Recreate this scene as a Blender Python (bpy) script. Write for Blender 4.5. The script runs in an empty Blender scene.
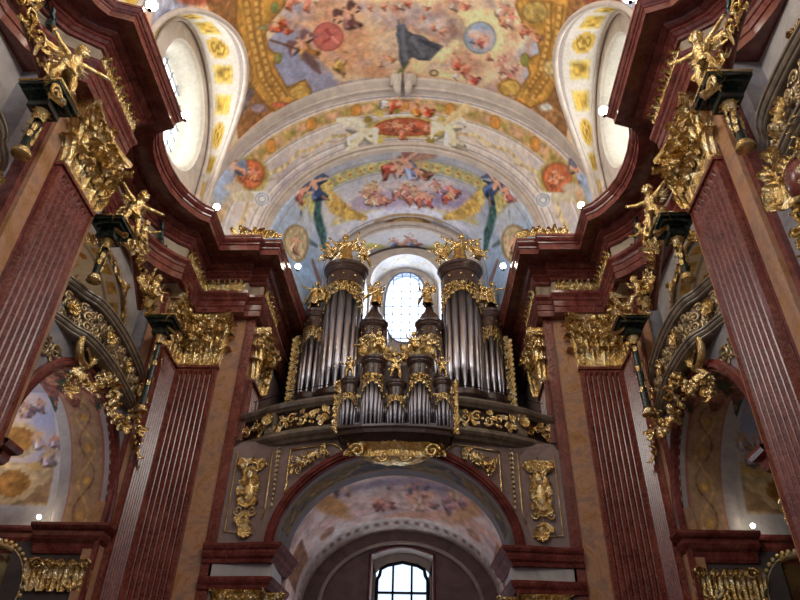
import bpy, math, random
import numpy as np
from mathutils import Vector, Matrix
PI = math.pi
rnd = random.Random(7)
C = bpy.context.scene.collection
sc = bpy.context.scene

# ------------------------------------------------------------------ camera (measured from the photograph)
CX, YAW, ROLL, PITCH, F, ZC = 0.83, math.radians(2.66), math.radians(-1.55), math.radians(35.96), 672.0, 1.6
def ray(px, py):
    u = (px-400)/F; v = (300-py)/F
    c, s = math.cos(-ROLL), math.sin(-ROLL); u, v = c*u-s*v, s*u+c*v
    c, s = math.cos(PITCH), math.sin(PITCH); x, y, z = u, c-v*s, s+v*c
    c, s = math.cos(YAW), math.sin(YAW); x, y = c*x-s*y, s*x+c*y
    return Vector((x, y, z))
fwd = ray(400, 300); rgt = ray(400+F, 300)-fwd; upv = ray(400, 300-F)-fwd
cam = bpy.data.objects.new('camera', bpy.data.cameras.new('camera')); C.objects.link(cam)
M3 = Matrix((rgt.normalized(), upv.normalized(), -fwd.normalized())).transposed()
cam.matrix_world = Matrix.Translation((CX, 0, ZC)) @ M3.to_4x4()
cam.data.lens = F/800*36; cam.data.sensor_width = 36; cam.data.clip_end = 200
sc.camera = cam
def project(P):
    P = np.asarray(P, float); x = P[:, 0]-CX; y = P[:, 1]; z = P[:, 2]-ZC
    c, s = math.cos(YAW), math.sin(YAW); x, y = c*x+s*y, -s*x+c*y
    c, s = math.cos(PITCH), math.sin(PITCH); d = c*y+s*z; v = -s*y+c*z
    c, s = math.cos(ROLL), math.sin(ROLL); u, v = c*x-s*v, s*x+c*v
    return np.stack([400+F*u/d, 300-F*v/d], 1)

# ------------------------------------------------------------------ materials
def lin(c):
    return tuple((x/255/12.92 if x/255 <= .04045 else ((x/255+.055)/1.055)**2.4) for x in c)
def mat(name, build=None, col=(128, 128, 128), rough=.5, metal=0.0, spec=.5, emit=None, estr=0):
    m = bpy.data.materials.new(name); m.use_nodes = True
    nt = m.node_tree; b = nt.nodes['Principled BSDF']
    b.inputs['Base Color'].default_value = (*lin(col), 1)
    b.inputs['Roughness'].default_value = rough; b.inputs['Metallic'].default_value = metal
    b.inputs['Specular IOR Level'].default_value = spec
    if emit: b.inputs['Emission Color'].default_value = (*lin(emit), 1); b.inputs['Emission Strength'].default_value = estr
    if build: build(nt, b)
    return m
def noise(nt, scale, detail=6, rough=.6, dist=0.0, vec=None, stretch=None):
    tc = nt.nodes.new('ShaderNodeTexCoord'); n = nt.nodes.new('ShaderNodeTexNoise')
    n.inputs['Scale'].default_value = scale; n.inputs['Detail'].default_value = detail
    n.inputs['Roughness'].default_value = rough; n.inputs['Distortion'].default_value = dist
    mp = nt.nodes.new('ShaderNodeMapping'); nt.links.new(tc.outputs['Object'], mp.inputs[0])
    if stretch: mp.inputs['Scale'].default_value = stretch
    nt.links.new(mp.outputs[0], n.inputs['Vector'])
    return n
def ramp(nt, fac, stops):
    r = nt.nodes.new('ShaderNodeValToRGB'); e = r.color_ramp.elements
    while len(e) < len(stops): e.new(.5)
    for k, (p, c) in enumerate(stops): e[k].position = p; e[k].color = (*lin(c), 1)
    nt.links.new(fac, r.inputs[0]); return r
def bump(nt, b, h, strength=.3, dist=.02):
    n = nt.nodes.new('ShaderNodeBump'); n.inputs['Strength'].default_value = strength; n.inputs['Distance'].default_value = dist
    nt.links.new(h, n.inputs['Height']); nt.links.new(n.outputs[0], b.inputs['Normal'])
def marble(stops, scale=1.2, dist=1.2, veins=None, stretch=None):
    def f(nt, b):
        n = noise(nt, scale, 9, .68, dist, stretch=stretch); r = ramp(nt, n.outputs[0], stops); out = r.outputs[0]
        if veins:
            n2 = noise(nt, scale*1.7, 8, .7, 2.5)
            r2 = ramp(nt, n2.outputs[0], [(.47, (0, 0, 0)), (.5, (255, 255, 255)), (.53, (0, 0, 0))])
            mx = nt.nodes.new('ShaderNodeMixRGB'); mx.inputs[2].default_value = (*lin(veins), 1)
            mu = nt.nodes.new('ShaderNodeMath'); mu.operation = 'MULTIPLY'; mu.inputs[1].default_value = .35
            nt.links.new(r2.outputs[0], mu.inputs[0]); nt.links.new(mu.outputs[0], mx.inputs[0])
            nt.links.new(out, mx.inputs[1]); out = mx.outputs[0]
        nt.links.new(out, b.inputs['Base Color'])
    return f
def vcol(nt, b):
    a = nt.nodes.new('ShaderNodeVertexColor'); a.layer_name = 'paint'
    n = noise(nt, 9, 8, .75); r = ramp(nt, n.outputs[0], [(.25, (205, 205, 205)), (.7, (255, 255, 255))])
    mx = nt.nodes.new('ShaderNodeMixRGB'); mx.blend_type = 'MULTIPLY'; mx.inputs[0].default_value = .8
    nt.links.new(a.outputs[0], mx.inputs[1]); nt.links.new(r.outputs[0], mx.inputs[2]); nt.links.new(mx.outputs[0], b.inputs['Base Color'])
def goldf(nt, b):
    n = noise(nt, 5, 5, .6); r = ramp(nt, n.outputs[0], [(.3, (180, 140, 76)), (.5, (228, 198, 134)), (.7, (252, 241, 210))])
    nt.links.new(r.outputs[0], b.inputs['Base Color'])
    n2 = noise(nt, 30, 5, .7); bump(nt, b, n2.outputs[0], .7, .03)
MT = {
 'red': mat('red_marble', marble([(.25, (76, 28, 23)), (.45, (102, 43, 35)), (.6, (122, 57, 46)), (.8, (146, 86, 70))], 1.6, 1.0, (180, 130, 112)), rough=.25, spec=.6),
 'dred': mat('dark_red_marble', marble([(.25, (56, 21, 19)), (.5, (106, 46, 41)), (.8, (148, 84, 74))], 1.8, 1.2, (140, 100, 90)), rough=.2, spec=.6),
 'dredm': mat('unpolished_red_marble', marble([(.25, (56, 21, 19)), (.5, (106, 46, 41)), (.8, (148, 84, 74))], 1.8, 1.2, (140, 100, 90)), rough=.75, spec=.1),
 'ochre': mat('ochre_marble', marble([(.22, (104, 70, 44)), (.40, (166, 122, 76)), (.5, (184, 138, 108)), (.6, (150, 122, 104)), (.7, (168, 122, 78)), (.85, (200, 162, 112))], .8, 2.6, (130, 60, 50)), rough=.3),
 'stucco': mat('blue_grey_marble', marble([(.25, (100, 98, 106)), (.5, (140, 138, 148)), (.8, (170, 164, 166))], .8, 1.6, (190, 170, 140)), rough=.35),
 'mauve': mat('mauve_stucco', marble([(.25, (98, 78, 74)), (.5, (130, 108, 104)), (.8, (158, 136, 130))], 1.0, 1.5, (150, 128, 110)), rough=.4),
 'buff': mat('buff_marble', marble([(.25, (128, 112, 96)), (.5, (160, 142, 122)), (.8, (188, 170, 148))], 1.0, 1.5), rough=.35),
 'plaster': mat('white_plaster', marble([(.3, (178, 166, 158)), (.6, (208, 196, 186)), (.8, (222, 212, 202))], 1.5, 1), rough=.7, spec=.2),
 'gold': mat('gilding', goldf, rough=.16, metal=1),
 'pale_gold': mat('pale_gilding', marble([(.3, (150, 128, 96)), (.6, (196, 176, 138)), (.8, (226, 210, 180))], 6, 1), rough=.35, metal=.75),
 'dgold': mat('aged_gilding', goldf, rough=.4, metal=1),
 'wood': mat('dark_organ_wood', marble([(.3, (40, 27, 24)), (.6, (70, 48, 42)), (.8, (96, 68, 60))], 3, .6, stretch=(3, 3, .5)), rough=.3),
 'rail': mat('dark_rail_marble', marble([(.3, (80, 70, 62)), (.6, (134, 120, 104)), (.8, (168, 152, 134))], 2, 1), rough=.25),
 'green': mat('dark_green_marble', marble([(.3, (14, 20, 18)), (.6, (34, 46, 40)), (.8, (60, 66, 56))], 3, 1.5), rough=.2),
 'tin': mat('organ_pipe_tin', marble([(.3, (176, 174, 184)), (.7, (214, 212, 222))], 3, .5, stretch=(1, 1, .2)), rough=.34, metal=1),
 'iron': mat('dark_iron', col=(34, 34, 36), rough=.4, metal=.8),
 'frame': mat('window_lead', col=(120, 130, 150), rough=.5),
 'paint': mat('fresco', vcol, rough=.8, spec=.15),
 'pale': mat('pale_stone', marble([(.3, (150, 142, 140)), (.6, (180, 172, 168)), (.8, (200, 192, 186))], 1.5, 1), rough=.55),
 'floor': mat('stone_floor', marble([(.3, (90, 74, 66)), (.6, (120, 104, 92)), (.8, (150, 134, 120))], 1, 1), rough=.3),
 'leafy': mat('bronze_green_leaves', marble([(.3, (30, 40, 42)), (.7, (74, 88, 86))], 8, 1), rough=.35, metal=.6),
 'pane': mat('daylit_glass', col=(230, 235, 240), emit=(214, 230, 255), estr=2.6),
 'pane_side': mat('daylit_glass_side', col=(230, 235, 240), emit=(240, 240, 235), estr=4.0),
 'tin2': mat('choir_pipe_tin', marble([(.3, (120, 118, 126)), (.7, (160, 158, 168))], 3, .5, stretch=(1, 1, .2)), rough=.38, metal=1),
 'pane_low': mat('daylit_glass_low', col=(230, 235, 240), emit=(205, 226, 255), estr=1.5),
 'bulb': mat('lamp_glow', col=(255, 250, 235), emit=(255, 244, 222), estr=60),
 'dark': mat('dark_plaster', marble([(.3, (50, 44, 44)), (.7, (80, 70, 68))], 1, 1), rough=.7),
}

# ------------------------------------------------------------------ mesh builder
class MB:
    def __init__(s): s.v = []; s.f = []; s.sm = []
    def add(s, vs, fs, smooth=False):
        n = len(s.v); s.v.extend([tuple(p) for p in vs]); s.f.extend([tuple(i+n for i in f) for f in fs]); s.sm.extend([smooth]*len(fs)); return n
    def box(s, a, b):
        (x0, y0, z0), (x1, y1, z1) = a, b
        s.add([(x0, y0, z0), (x1, y0, z0), (x1, y1, z0), (x0, y1, z0), (x0, y0, z1), (x1, y0, z1), (x1, y1, z1), (x0, y1, z1)],
              [(0, 3, 2, 1), (4, 5, 6, 7), (0, 1, 5, 4), (1, 2, 6, 5), (2, 3, 7, 6), (3, 0, 4, 7)])
    def grid(s, rows, smooth=False, closed=False):
        nr = len(rows); nc = len(rows[0]); fs = []
        for i in range(nr-1):
            for j in range(nc if closed else nc-1):
                k = (j+1) % nc; fs.append((i*nc+j, i*nc+k, (i+1)*nc+k, (i+1)*nc+j))
        s.add([p for r in rows for p in r], fs, smooth)
    def tube(s, pts, r, n=6, smooth=True, cap=True, flat=1.0):
        pts = [Vector(p) for p in pts]; m = len(pts)
        rs = r if isinstance(r, (list, tuple)) else [r]*m
        ref = None; rows = []
        for i, p in enumerate(pts):
            t = (pts[min(i+1, m-1)]-pts[max(i-1, 0)])
            t = t.normalized() if t.length > 1e-9 else Vector((0, 0, 1))
            if ref is None: ref = t.orthogonal().normalized()
            u = (ref-t*ref.dot(t)); u = u.normalized() if u.length > 1e-6 else t.orthogonal().normalized(); ref = u; w = t.cross(u)
            rows.append([p+(u*math.cos(2*PI*k/n)+w*math.sin(2*PI*k/n)*flat)*rs[i] for k in range(n)])
        s.grid(rows, smooth, True)
        if cap:
            k = len(s.v); s.f.append(tuple(range(k-n, k))); s.f.append(tuple(range(k-m*n+n-1, k-m*n-1, -1))); s.sm += [smooth]*2
    def lathe(s, prof, c=(0, 0, 0), n=16, smooth=True, a0=0, a1=2*PI):
        full = abs(a1-a0-2*PI) < 1e-6; cnt = n if full else n+1
        rows = [[(c[0]+r*math.cos(a0+(a1-a0)*k/n), c[1]+r*math.sin(a0+(a1-a0)*k/n), c[2]+z) for k in range(cnt)] for r, z in prof]
        s.grid(rows, smooth, full)
    def ball(s, c, r, n=8, m=6):
        if not isinstance(r, (list, tuple)): r = (r, r, r)
        rows = [[(c[0]+r[0]*math.sin(PI*i/m)*math.cos(2*PI*k/n), c[1]+r[1]*math.sin(PI*i/m)*math.sin(2*PI*k/n), c[2]+r[2]*math.cos(PI*i/m)) for k in range(n)] for i in range(m+1)]
        s.grid(rows, True, True)
    def leaf(s, o, up, out, side, L, W, curl=.35, n=7):
        """acanthus leaf: rises, then rolls over outward at the tip; lobed edge, raised midrib"""
        o, up, out, side = map(Vector, (o, up, out, side)); rows = []; n = max(n, 6)+2; r = .17*L*min(curl/.35, 1.4)
        for i in range(n+1):
            t = i/n
            if t < .6: zz = t/.6*.72*L; oo = .06*L*(t/.6)**2
            else: ph = (t-.6)/.4*2.5; zz = .72*L+r*math.sin(ph); oo = .06*L+r*(1-math.cos(ph))
            w = W*(.5+.62*math.sin(PI*min(1, t*.9+.06))**.8)*(1-.5*t**4)*(1+(.16 if i % 2 else -.12))
            rows.append([o+up*zz+out*(oo+(.13*W if abs(q) < .1 else (-.02*W if abs(q) < .8 else .05*W)))+side*(w*.5*q) for q in (-1, -.5, 0, .5, 1)])
        s.grid(rows, False)
    def spiral(s, c, a, b, r, turns=1.6, th=.25, n=22, seg=5, start=0.0, flat=1.0, tail=None):
        c, a, b = map(Vector, (c, a, b)); pts = []; rs = []
        for i in range(n+1):
            t = i/n; ang = start+turns*2*PI*t; rr = r*(1-.86*t)
            pts.append(c+a*rr*math.cos(ang)+b*rr*math.sin(ang)); rs.append(r*th*(1-.6*t))
        if tail: pts = [Vector(p) for p in tail]+pts; rs = [r*th*.7]*len(tail)+rs
        s.tube(pts, rs, seg, flat=flat)
    def map(s, f, start=0):
        for i in range(start, len(s.v)): s.v[i] = tuple(f(Vector(s.v[i])))
    def build(s, name, m, parent=None, recalc=True, tagd=None):
        me = bpy.data.meshes.new(name); me.from_pydata(s.v, [], s.f); 
        me.polygons.foreach_set('use_smooth', s.sm); me.materials.append(MT[m] if isinstance(m, str) else m); me.update()
        o = bpy.data.objects.new(name, me); C.objects.link(o)
        if parent is not None:
            o.parent = parent; o.matrix_parent_inverse = parent.matrix_basis.inverted()
        return o
def tag(o, label=None, cat=None, group=None, kind=None):
    if label: o['label'] = label
    if cat: o['category'] = cat
    if group: o['group'] = group
    if kind: o['kind'] = kind
    return o
def empty(name, loc, label, cat, group=None):
    o = bpy.data.objects.new(name, None); o.location = loc; C.objects.link(o); o.empty_display_size = .1
    return tag(o, label, cat, group)
def struct(o): o['kind'] = 'structure'; return o
SIDE = {-1: 'left', 1: 'right'}

# ------------------------------------------------------------------ painting on surfaces
def vnoise(p, seed=0):
    pi = np.floor(p).astype(np.int64); pf = p-pi; w = pf*pf*(3-2*pf)
    def h(ix, iy):
        n = (ix*374761393+iy*668265263+seed*1442695041) & 0xffffffff
        n = ((n ^ (n >> 13))*1274126177) & 0xffffffff
        return ((n ^ (n >> 16)) & 0xffff)/65535.
    a = h(pi[:, 0], pi[:, 1]); b = h(pi[:, 0]+1, pi[:, 1]); c = h(pi[:, 0], pi[:, 1]+1); d = h(pi[:, 0]+1, pi[:, 1]+1)
    return (a*(1-w[:, 0])+b*w[:, 0])*(1-w[:, 1])+(c*(1-w[:, 0])+d*w[:, 0])*w[:, 1]
def fbm(p, sc_, seed=0, o=4):
    r = 0; a = .5; t = 0
    for k in range(o): r = r+a*vnoise(p*sc_*(2**k)+17.3*k, seed+k); t += a; a *= .55
    return r/t
class Canvas:
    """rows x cols grid of surface points, painted per vertex in surface coordinates (metres)"""
    def __init__(s, P, UV):
        s.nr, s.nc = P.shape[:2]; s.P = P.reshape(-1, 3); s.uv = UV.reshape(-1, 2); s.col = np.full((len(s.P), 3), .5); s.px = project(s.P); s.P2 = s.P
        d = s.P-np.array([CX, 0, ZC]); s.dist = np.linalg.norm(d, axis=1)
    def find(s, x, y):
        d = (s.px[:, 0]-x)**2+(s.px[:, 1]-y)**2; i = int(d.argmin())
        if i % s.nc == 0 or i % s.nc == s.nc-1 or d[i] > 30: return s.uv[i]
        j = i+1; k = i+s.nc if i+s.nc < len(s.px) else i-s.nc
        J = np.array([s.px[j]-s.px[i], s.px[k]-s.px[i]]).T
        if abs(np.linalg.det(J)) < 1e-4: return s.uv[i]
        ab = np.clip(np.linalg.solve(J, np.array([x, y])-s.px[i]), -1.5, 1.5)
        return s.uv[i]+ab[0]*(s.uv[j]-s.uv[i])+ab[1]*(s.uv[k]-s.uv[i])
    def base(s, stops, scale=.5, seed=1, rows=None):
        f = fbm(s.uv, scale, seed); f = np.clip((f-.25)/.5, 0, 1); xs = [a for a, _ in stops]
        for k in range(3): s.col[:, k] = np.interp(f, xs, [c[k]/255 for _, c in stops])
    def mix(s, m, col, a=1.0, var=.0, seed=0):
        m = np.clip(m, 0, 1)*a; i = np.nonzero(m > .003)[0]
        if not len(i): return
        m = m[i, None]; c = np.array(col)/255
        if var:
            n = (fbm(s.uv[i], 7, seed, 3)-.5)[:, None]*2*var; c = np.clip(c*(1+n), 0, 1)
        s.col[i] = s.col[i]*(1-m)+c*m
    def ell(s, x, y, rx, ry, col, ang=0, soft=.2, a=1.0, ring=None, wob=.0, var=.12):
        c0 = s.find(x, y); k = max(6, rx, ry)
        ca, sa = math.cos(math.radians(ang)), math.sin(math.radians(ang))
        A = (s.find(x+ca*k, y+sa*k)-s.find(x-ca*k, y-sa*k))/(2*k)*rx; B = (s.find(x-sa*k, y+ca*k)-s.find(x+sa*k, y-ca*k))/(2*k)*ry
        J = np.array([A, B]).T
        if abs(np.linalg.det(J)) < 1e-7: return
        q = (s.uv-c0)@np.linalg.inv(J).T; r = np.hypot(q[:, 0], q[:, 1])
        if wob: r = r*(1+wob*(fbm(s.uv, 3.0/max(.05, np.linalg.norm(A)*1.5), int(x*7+y))-.5)*2)
        if ring: m = np.clip(1-abs(r-1+ring/2)/(ring/2)+.3, 0, 1)
        else: m = np.clip((1-r)/soft+.5, 0, 1)
        s.mix(m, col, a, var, int(x+y))
    def line(s, pts, w, col, a=1.0, var=.12):
        q = [s.find(*p) for p in pts]; i = ((s.px-np.array(pts[0]))**2).sum(1).argmin()
        ws = w if isinstance(w, (list, tuple)) else [w]*len(pts); sc_ = s.dist[i]/F*1.15
        m = np.zeros(len(s.uv))
        for k in range(len(q)-1):
            d = q[k+1]-q[k]; L2 = max(d@d, 1e-9); t = np.clip(((s.uv-q[k])@d)/L2, 0, 1)
            r = np.linalg.norm(s.uv-q[k]-t[:, None]*d, axis=1)/(sc_*(ws[k]*(1-t)+ws[k+1]*t))
            m = np.maximum(m, np.clip((1-r)*2+.2, 0, 1))
        s.mix(m, col, a, var, int(pts[0][0]))
    def poly(s, pts, col, a=1.0, var=.12):
        q = np.array([s.find(*p) for p in pts]); x, y = s.uv[:, 0], s.uv[:, 1]; ins = np.zeros(len(x), bool); n = len(q)
        for i in range(n):
            (x1, y1), (x2, y2) = q[i], q[(i+1) % n]
            if y1 == y2: continue
            c = ((y1 > y) != (y2 > y)) & (x < (x2-x1)*(y-y1)/(y2-y1)+x1); ins ^= c
        s.mix(ins.astype(float), col, a, var, int(pts[0][0]))
    def fig(s, x, y, h, skin=(214, 160, 130), robe=(150, 60, 50), ang=0, seed=0, wings=None):
        """a small painted figure: robe, torso, limbs, head"""
        r = random.Random(seed*31+int(x)); ca, sa = math.cos(math.radians(ang)), math.sin(math.radians(ang))
        def T(a, b): return (x+(a*ca-b*sa)*h, y+(a*sa+b*ca)*h)
        dk = tuple(k*.55 for k in robe); lt = tuple(min(255, k*1.35+20) for k in robe); ds = tuple(k*.7 for k in skin)
        if wings:
            for sg in (-1, 1):
                s.line([T(0, -.1), T(.35*sg, -.4), T(.62*sg, -.1+.2*r.random())], [h*.1, h*.13, h*.03], wings)
                s.line([T(.1*sg, 0), T(.5*sg, .05)], [h*.08, h*.03], tuple(k*.6 for k in wings))
        s.line([T(0, .05), T(-.12, .35), T(.1+.2*r.random(), .6)], [h*.2, h*.24, h*.1], dk)
        s.line([T(.02, .05), T(-.05, .3), T(.18, .5)], [h*.15, h*.15, h*.06], robe)
        s.line([T(-.1, .0), T(-.28, .25+.1*r.random()), T(-.2, .42)], [h*.07, h*.07, h*.04], lt)
        s.line([T(0, -.15), T(0, .08)], [h*.12, h*.1], skin)
        for sg in (-1, 1):
            e = T(sg*.28, -.1+.3*(r.random()-.5)); f = T(sg*(.42+.1*r.random()), -.35*r.random()+.05)
            s.line([T(sg*.1, -.15), e, f], [h*.06, h*.05, h*.04], skin)
        s.line([T(.05, .5), T(.16+.1*r.random(), .75)], [h*.06, h*.04], ds)
        s.ell(*T(.02, -.32), h*.09, h*.1, skin, soft=.5); s.ell(*T(.02, -.38), h*.085, h*.06, ds, soft=.5)
    def crowd(s, x, y, rx, ry, n, h, cols, seed=0):
        r = random.Random(seed)
        for i in range(n):
            a = r.random()*2*PI; q = math.sqrt(r.random())
            s.fig(x+rx*q*math.cos(a), y+ry*q*math.sin(a), h*(.7+.6*r.random()), (205+r.randint(-20, 25), 150+r.randint(-15, 20), 125), r.choice(cols), r.randint(-70, 70), seed+i)
    def finish(s, blur=1, grain=.10, desat=.15):
        """soften the brushwork, break up flat colours, take the edge off the pigments"""
        g = s.col.reshape(s.nr, s.nc, 3)
        for _ in range(blur):
            q = g.copy(); q[1:-1] = (g[:-2]+2*g[1:-1]+g[2:])/4; g = q.copy(); g[:, 1:-1] = (q[:, :-2]+2*q[:, 1:-1]+q[:, 2:])/4
        c = g.reshape(-1, 3); n = fbm(s.uv, 5.5, 77, 4)-.5; n2 = fbm(s.uv, 9.0, 99, 3)-.5
        c = c*1.17*(1+grain*3*n[:, None]); c[:, 0] *= 1+grain*1.2*n2; c[:, 2] *= 1-grain*1.2*n2
        l = c.mean(1, keepdims=True); s.col = c*(1-desat)+l*desat
    def build(s, name, m='paint', parent=None, mask=None):
        i = np.arange(s.nr*s.nc).reshape(s.nr, s.nc); q = np.stack([i[:-1, :-1], i[:-1, 1:], i[1:, 1:], i[1:, :-1]], -1).reshape(-1, 4)
        if mask is not None:
            cen = s.P[q].mean(1); q = q[mask(cen)]
        me = bpy.data.meshes.new(name); me.vertices.add(len(s.P)); me.vertices.foreach_set('co', s.P2.ravel().astype(np.float32))
        me.loops.add(len(q)*4); me.loops.foreach_set('vertex_index', q.ravel().astype(np.int32)); me.polygons.add(len(q))
        me.polygons.foreach_set('loop_start', np.arange(0, len(q)*4, 4, dtype=np.int32)); me.polygons.foreach_set('loop_total', np.full(len(q), 4, np.int32))
        me.update(calc_edges=True); me.validate()
        c = np.clip(s.col, 0, 1); l = np.where(c <= .04045, c/12.92, ((c+.055)/1.055)**2.4)
        at = me.color_attributes.new('paint', 'FLOAT_COLOR', 'POINT'); at.data.foreach_set('color', np.c_[l, np.ones(len(l))].ravel().astype(np.float32))
        me.polygons.foreach_set('use_smooth', np.ones(len(me.polygons), bool)); me.materials.append(MT[m])
        o = bpy.data.objects.new(name, me); C.objects.link(o)
        if parent is not None: o.parent = parent; o.matrix_parent_inverse = parent.matrix_basis.inverted()
        return o

def arch_xz(t, R, c, zb, b=None):
    """t in 0..1 -> (x, z) along left stilt, semicircle / ellipse, right stilt; arrays ok"""
    b = R if b is None else b; st = max(c-zb, 0); Larc = PI*(R+b)/2; tot = 2*st+Larc; s_ = t*tot
    x = np.where(s_ < st, -R, np.where(s_ > st+Larc, R, -R*np.cos(np.clip((s_-st)/Larc, 0, 1)*PI)))
    z = np.where(s_ < st, zb+s_, np.where(s_ > st+Larc, zb+(tot-s_), c+b*np.sin(np.clip((s_-st)/Larc, 0, 1)*PI)))
    return x, z, tot
def funnel(keys, nt, zb, sub, b=False):
    """keys: (Y, R, c[, b]) ; sub samples between keys -> P, UV, T"""
    t = np.linspace(0, 1, nt); rows = []; uv = []; acc = 0; tt = []
    for k in range(len(keys)-1):
        A, B = np.array(keys[k], float), np.array(keys[k+1], float)
        n = sub[k] if isinstance(sub, (list, tuple)) else sub
        for i in range(n + (1 if k == len(keys)-2 else 0)):
            q = A+(B-A)*i/n; x, z, tot = arch_xz(t, q[1], q[2], zb, q[3] if len(q) > 3 else None)
            rows.append(np.stack([x, np.full(nt, q[0]), z], -1)); step = math.hypot(B[0]-A[0], (B[1]+B[2]-A[1]-A[2]))/n
            uv.append(np.stack([(t-.5)*tot, np.full(nt, acc)], -1)); acc += step; tt.append((k+i/n))
    return np.array(rows), np.array(uv), np.array(tt)

# ================================================================== THE VAULTS
VR, VC = 6.25, 16.75
YB = 12.6; YM = 9.43                       # bay centre, mirror plane through the near pier
def mirY(y): return 2*YM-y
bays = [YB, mirY(YB)]
def in_lunette(y, z):
    r = np.zeros(np.shape(y), bool)
    for yc in bays:
        dy = abs(y-yc)/2.9
        r |= (dy < 1) & (z < 17+3.5*np.sqrt(np.clip(1-dy*dy, 0, 1)))
    return r
# --- main nave vault with the great fresco
P, UV, _ = funnel([(3.0, VR, VC), (9.0, VR, VC), (15.4, VR, VC)], 560, 15.2, [60, 300])
cv = Canvas(P, UV)
cv.base([(0, (204, 150, 112)), (.35, (224, 180, 138)), (.6, (232, 196, 158)), (.8, (214, 178, 160)), (1, (188, 168, 172))], .55, 3)
cv.ell(480, 38, 95, 80, (230, 202, 150), soft=1.3, a=.9)
cv.ell(480, 38, 55, 50, (240, 216, 160), soft=1.0, a=.9)
for k in range(26):
    a = k*2*PI/26; cv.line([(480+20*math.cos(a), 38+20*math.sin(a)), (480+70*math.cos(a+.03), 38+60*math.sin(a+.03))], [1.2, 3.2], (246, 226, 180), .35)
# blue sky openings
cv.poly([(268, 40), (290, 20), (312, 30), (320, 60), (345, 85), (372, 80), (372, 98), (300, 100), (285, 88), (272, 60)], (150, 150, 176), .95)
cv.ell(292, 62, 26, 22, (150, 152, 178), soft=.9); cv.ell(355, 90, 26, 9, (150, 152, 180), soft=.8); cv.ell(520, 70, 12, 26, (176, 184, 206), 20, soft=.6)
cv.ell(300, 12, 18, 9, (164, 160, 178), soft=.8); cv.ell(537, 40, 9, 22, (178, 184, 204), soft=.8); cv.ell(545, 4, 14, 5, (176, 184, 204), soft=.8)
# clouds
for x, y, rx, ry, c, an in [(410, 18, 38, 13, (164, 142, 148), 10), (445, 28, 18, 14, (128, 100, 104), 30), (392, 42, 14, 22, (204, 176, 150), 60), (436, 26, 14, 8, (196, 178, 176), 20), (392, 12, 20, 7, (196, 176, 172), -20),
        (470, 62, 18, 12, (190, 140, 118), 30), (380, 72, 24, 10, (204, 150, 116), 10), (355, 60, 18, 14, (206, 152, 112), 40), (340, 50, 34, 20, (214, 156, 112), 20), (505, 88, 28, 10, (184, 148, 146), -10), (510, 68, 16, 18, (196, 156, 142), 20),
        (430, 90, 46, 9, (206, 156, 124), 0), (395, 62, 12, 14, (206, 178, 150), 0), (330, 12, 24, 14, (212, 164, 126), 0), (490, 4, 44, 6, (206, 176, 150), 0)]:
    cv.ell(x, y, rx, ry, c, an, soft=.8, a=.85, wob=.35, var=.2)
cv.ell(480, 38, 15.5, 15.5, (150, 164, 186)); cv.ell(482, 40, 10, 9, (206, 170, 160), wob=.4, soft=.5); cv.ell(474, 34, 6, 4, (214, 190, 180), wob=.3, soft=.5); cv.ell(480, 38, 16.5, 16.5, (120, 128, 130), ring=.1)
cv.fig(483, 40, 12, robe=(180, 90, 80), seed=4, ang=30); cv.fig(472, 38, 9, robe=(120, 130, 160), seed=5)
_r = random.Random(12)
for _ in range(150):
    x = _r.uniform(285, 535); y = _r.uniform(-5, 92)
    if math.hypot(x-480, y-38) < 30 or (x < 330 and y > 40): continue
    cv.ell(x, y, _r.uniform(3, 11), _r.uniform(2, 6), _r.choice([(224, 190, 160), (196, 140, 112), (206, 160, 132), (176, 150, 152), (232, 208, 180), (186, 130, 104)]), _r.uniform(-60, 60), soft=.9, a=.5, wob=.5, var=.3)
# pink disc and its angels
cv.ell(328, 37, 15.5, 14.5, (190, 104, 92), soft=.12); cv.ell(328, 37, 15.5, 14.5, (160, 80, 72), ring=.1)
cv.line([(326, 30), (332, 37), (324, 42)], 1.6, (150, 70, 66)); cv.line([(332, 37), (338, 43)], 1.2, (220, 140, 120))
cv.fig(348, 16, 24, robe=(112, 70, 70), seed=1, ang=-30, wings=(96, 62, 60)); cv.fig(303, 46, 26, robe=(182, 120, 50), seed=2, ang=-40, wings=(120, 88, 90))
cv.line([(305, 55), (315, 66), (320, 73)], [4, 4.5, 1.5], (112, 84, 84)); cv.fig(343, 60, 22, robe=(168, 134, 66), seed=3, ang=15)
cv.line([(270, 40), (300, 50)], 1.0, (104, 70, 50))
# dark robed figure on its cloud
cv.poly([(398, 19), (404, 21), (408, 31), (414, 34), (424, 36), (430, 41), (444, 46), (436, 54), (430, 61), (418, 60), (412, 57), (407, 62), (403, 70), (399, 60), (398, 44), (396, 34)], (84, 84, 92), var=.35)
cv.line([(402, 24), (404, 50), (406, 60)], 2.2, (118, 120, 130), .7); cv.line([(412, 38), (424, 56)], 2, (120, 122, 130), .6); cv.line([(420, 40), (436, 48)], 1.6, (60, 60, 68), .8); cv.ell(402, 21, 3.4, 3.4, (150, 124, 110))
cv.line([(408, 62), (397, 84)], 1.4, (96, 96, 70)); cv.line([(401, 70), (393, 88)], 2.2, (134, 136, 84), .8)
for x, y, h, rb, sd in [(433, 26, 9, (180, 110, 80), 1), (444, 30, 9, (196, 120, 84), 2), (422, 17, 6, (160, 80, 66), 3), (456, 60, 18, (206, 98, 76), 4), (468, 66, 18, (198, 110, 84), 5), (470, 78, 15, (188, 74, 66), 6), (488, 55, 10, (170, 110, 90), 7), (458, 74, 11, (210, 200, 200), 8),
        (388, 58, 12, (200, 130, 90), 9), (380, 62, 9, (210, 150, 110), 10), (410, 2, 9, (180, 80, 60), 11), (462, 5, 12, (190, 96, 80), 12), (436, 82, 8, (190, 160, 140), 13), (372, 6, 8, (190, 110, 90), 14)]:
    cv.fig(x, y, h, robe=rb, seed=sd, ang=(sd*47) % 140-70)
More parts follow.
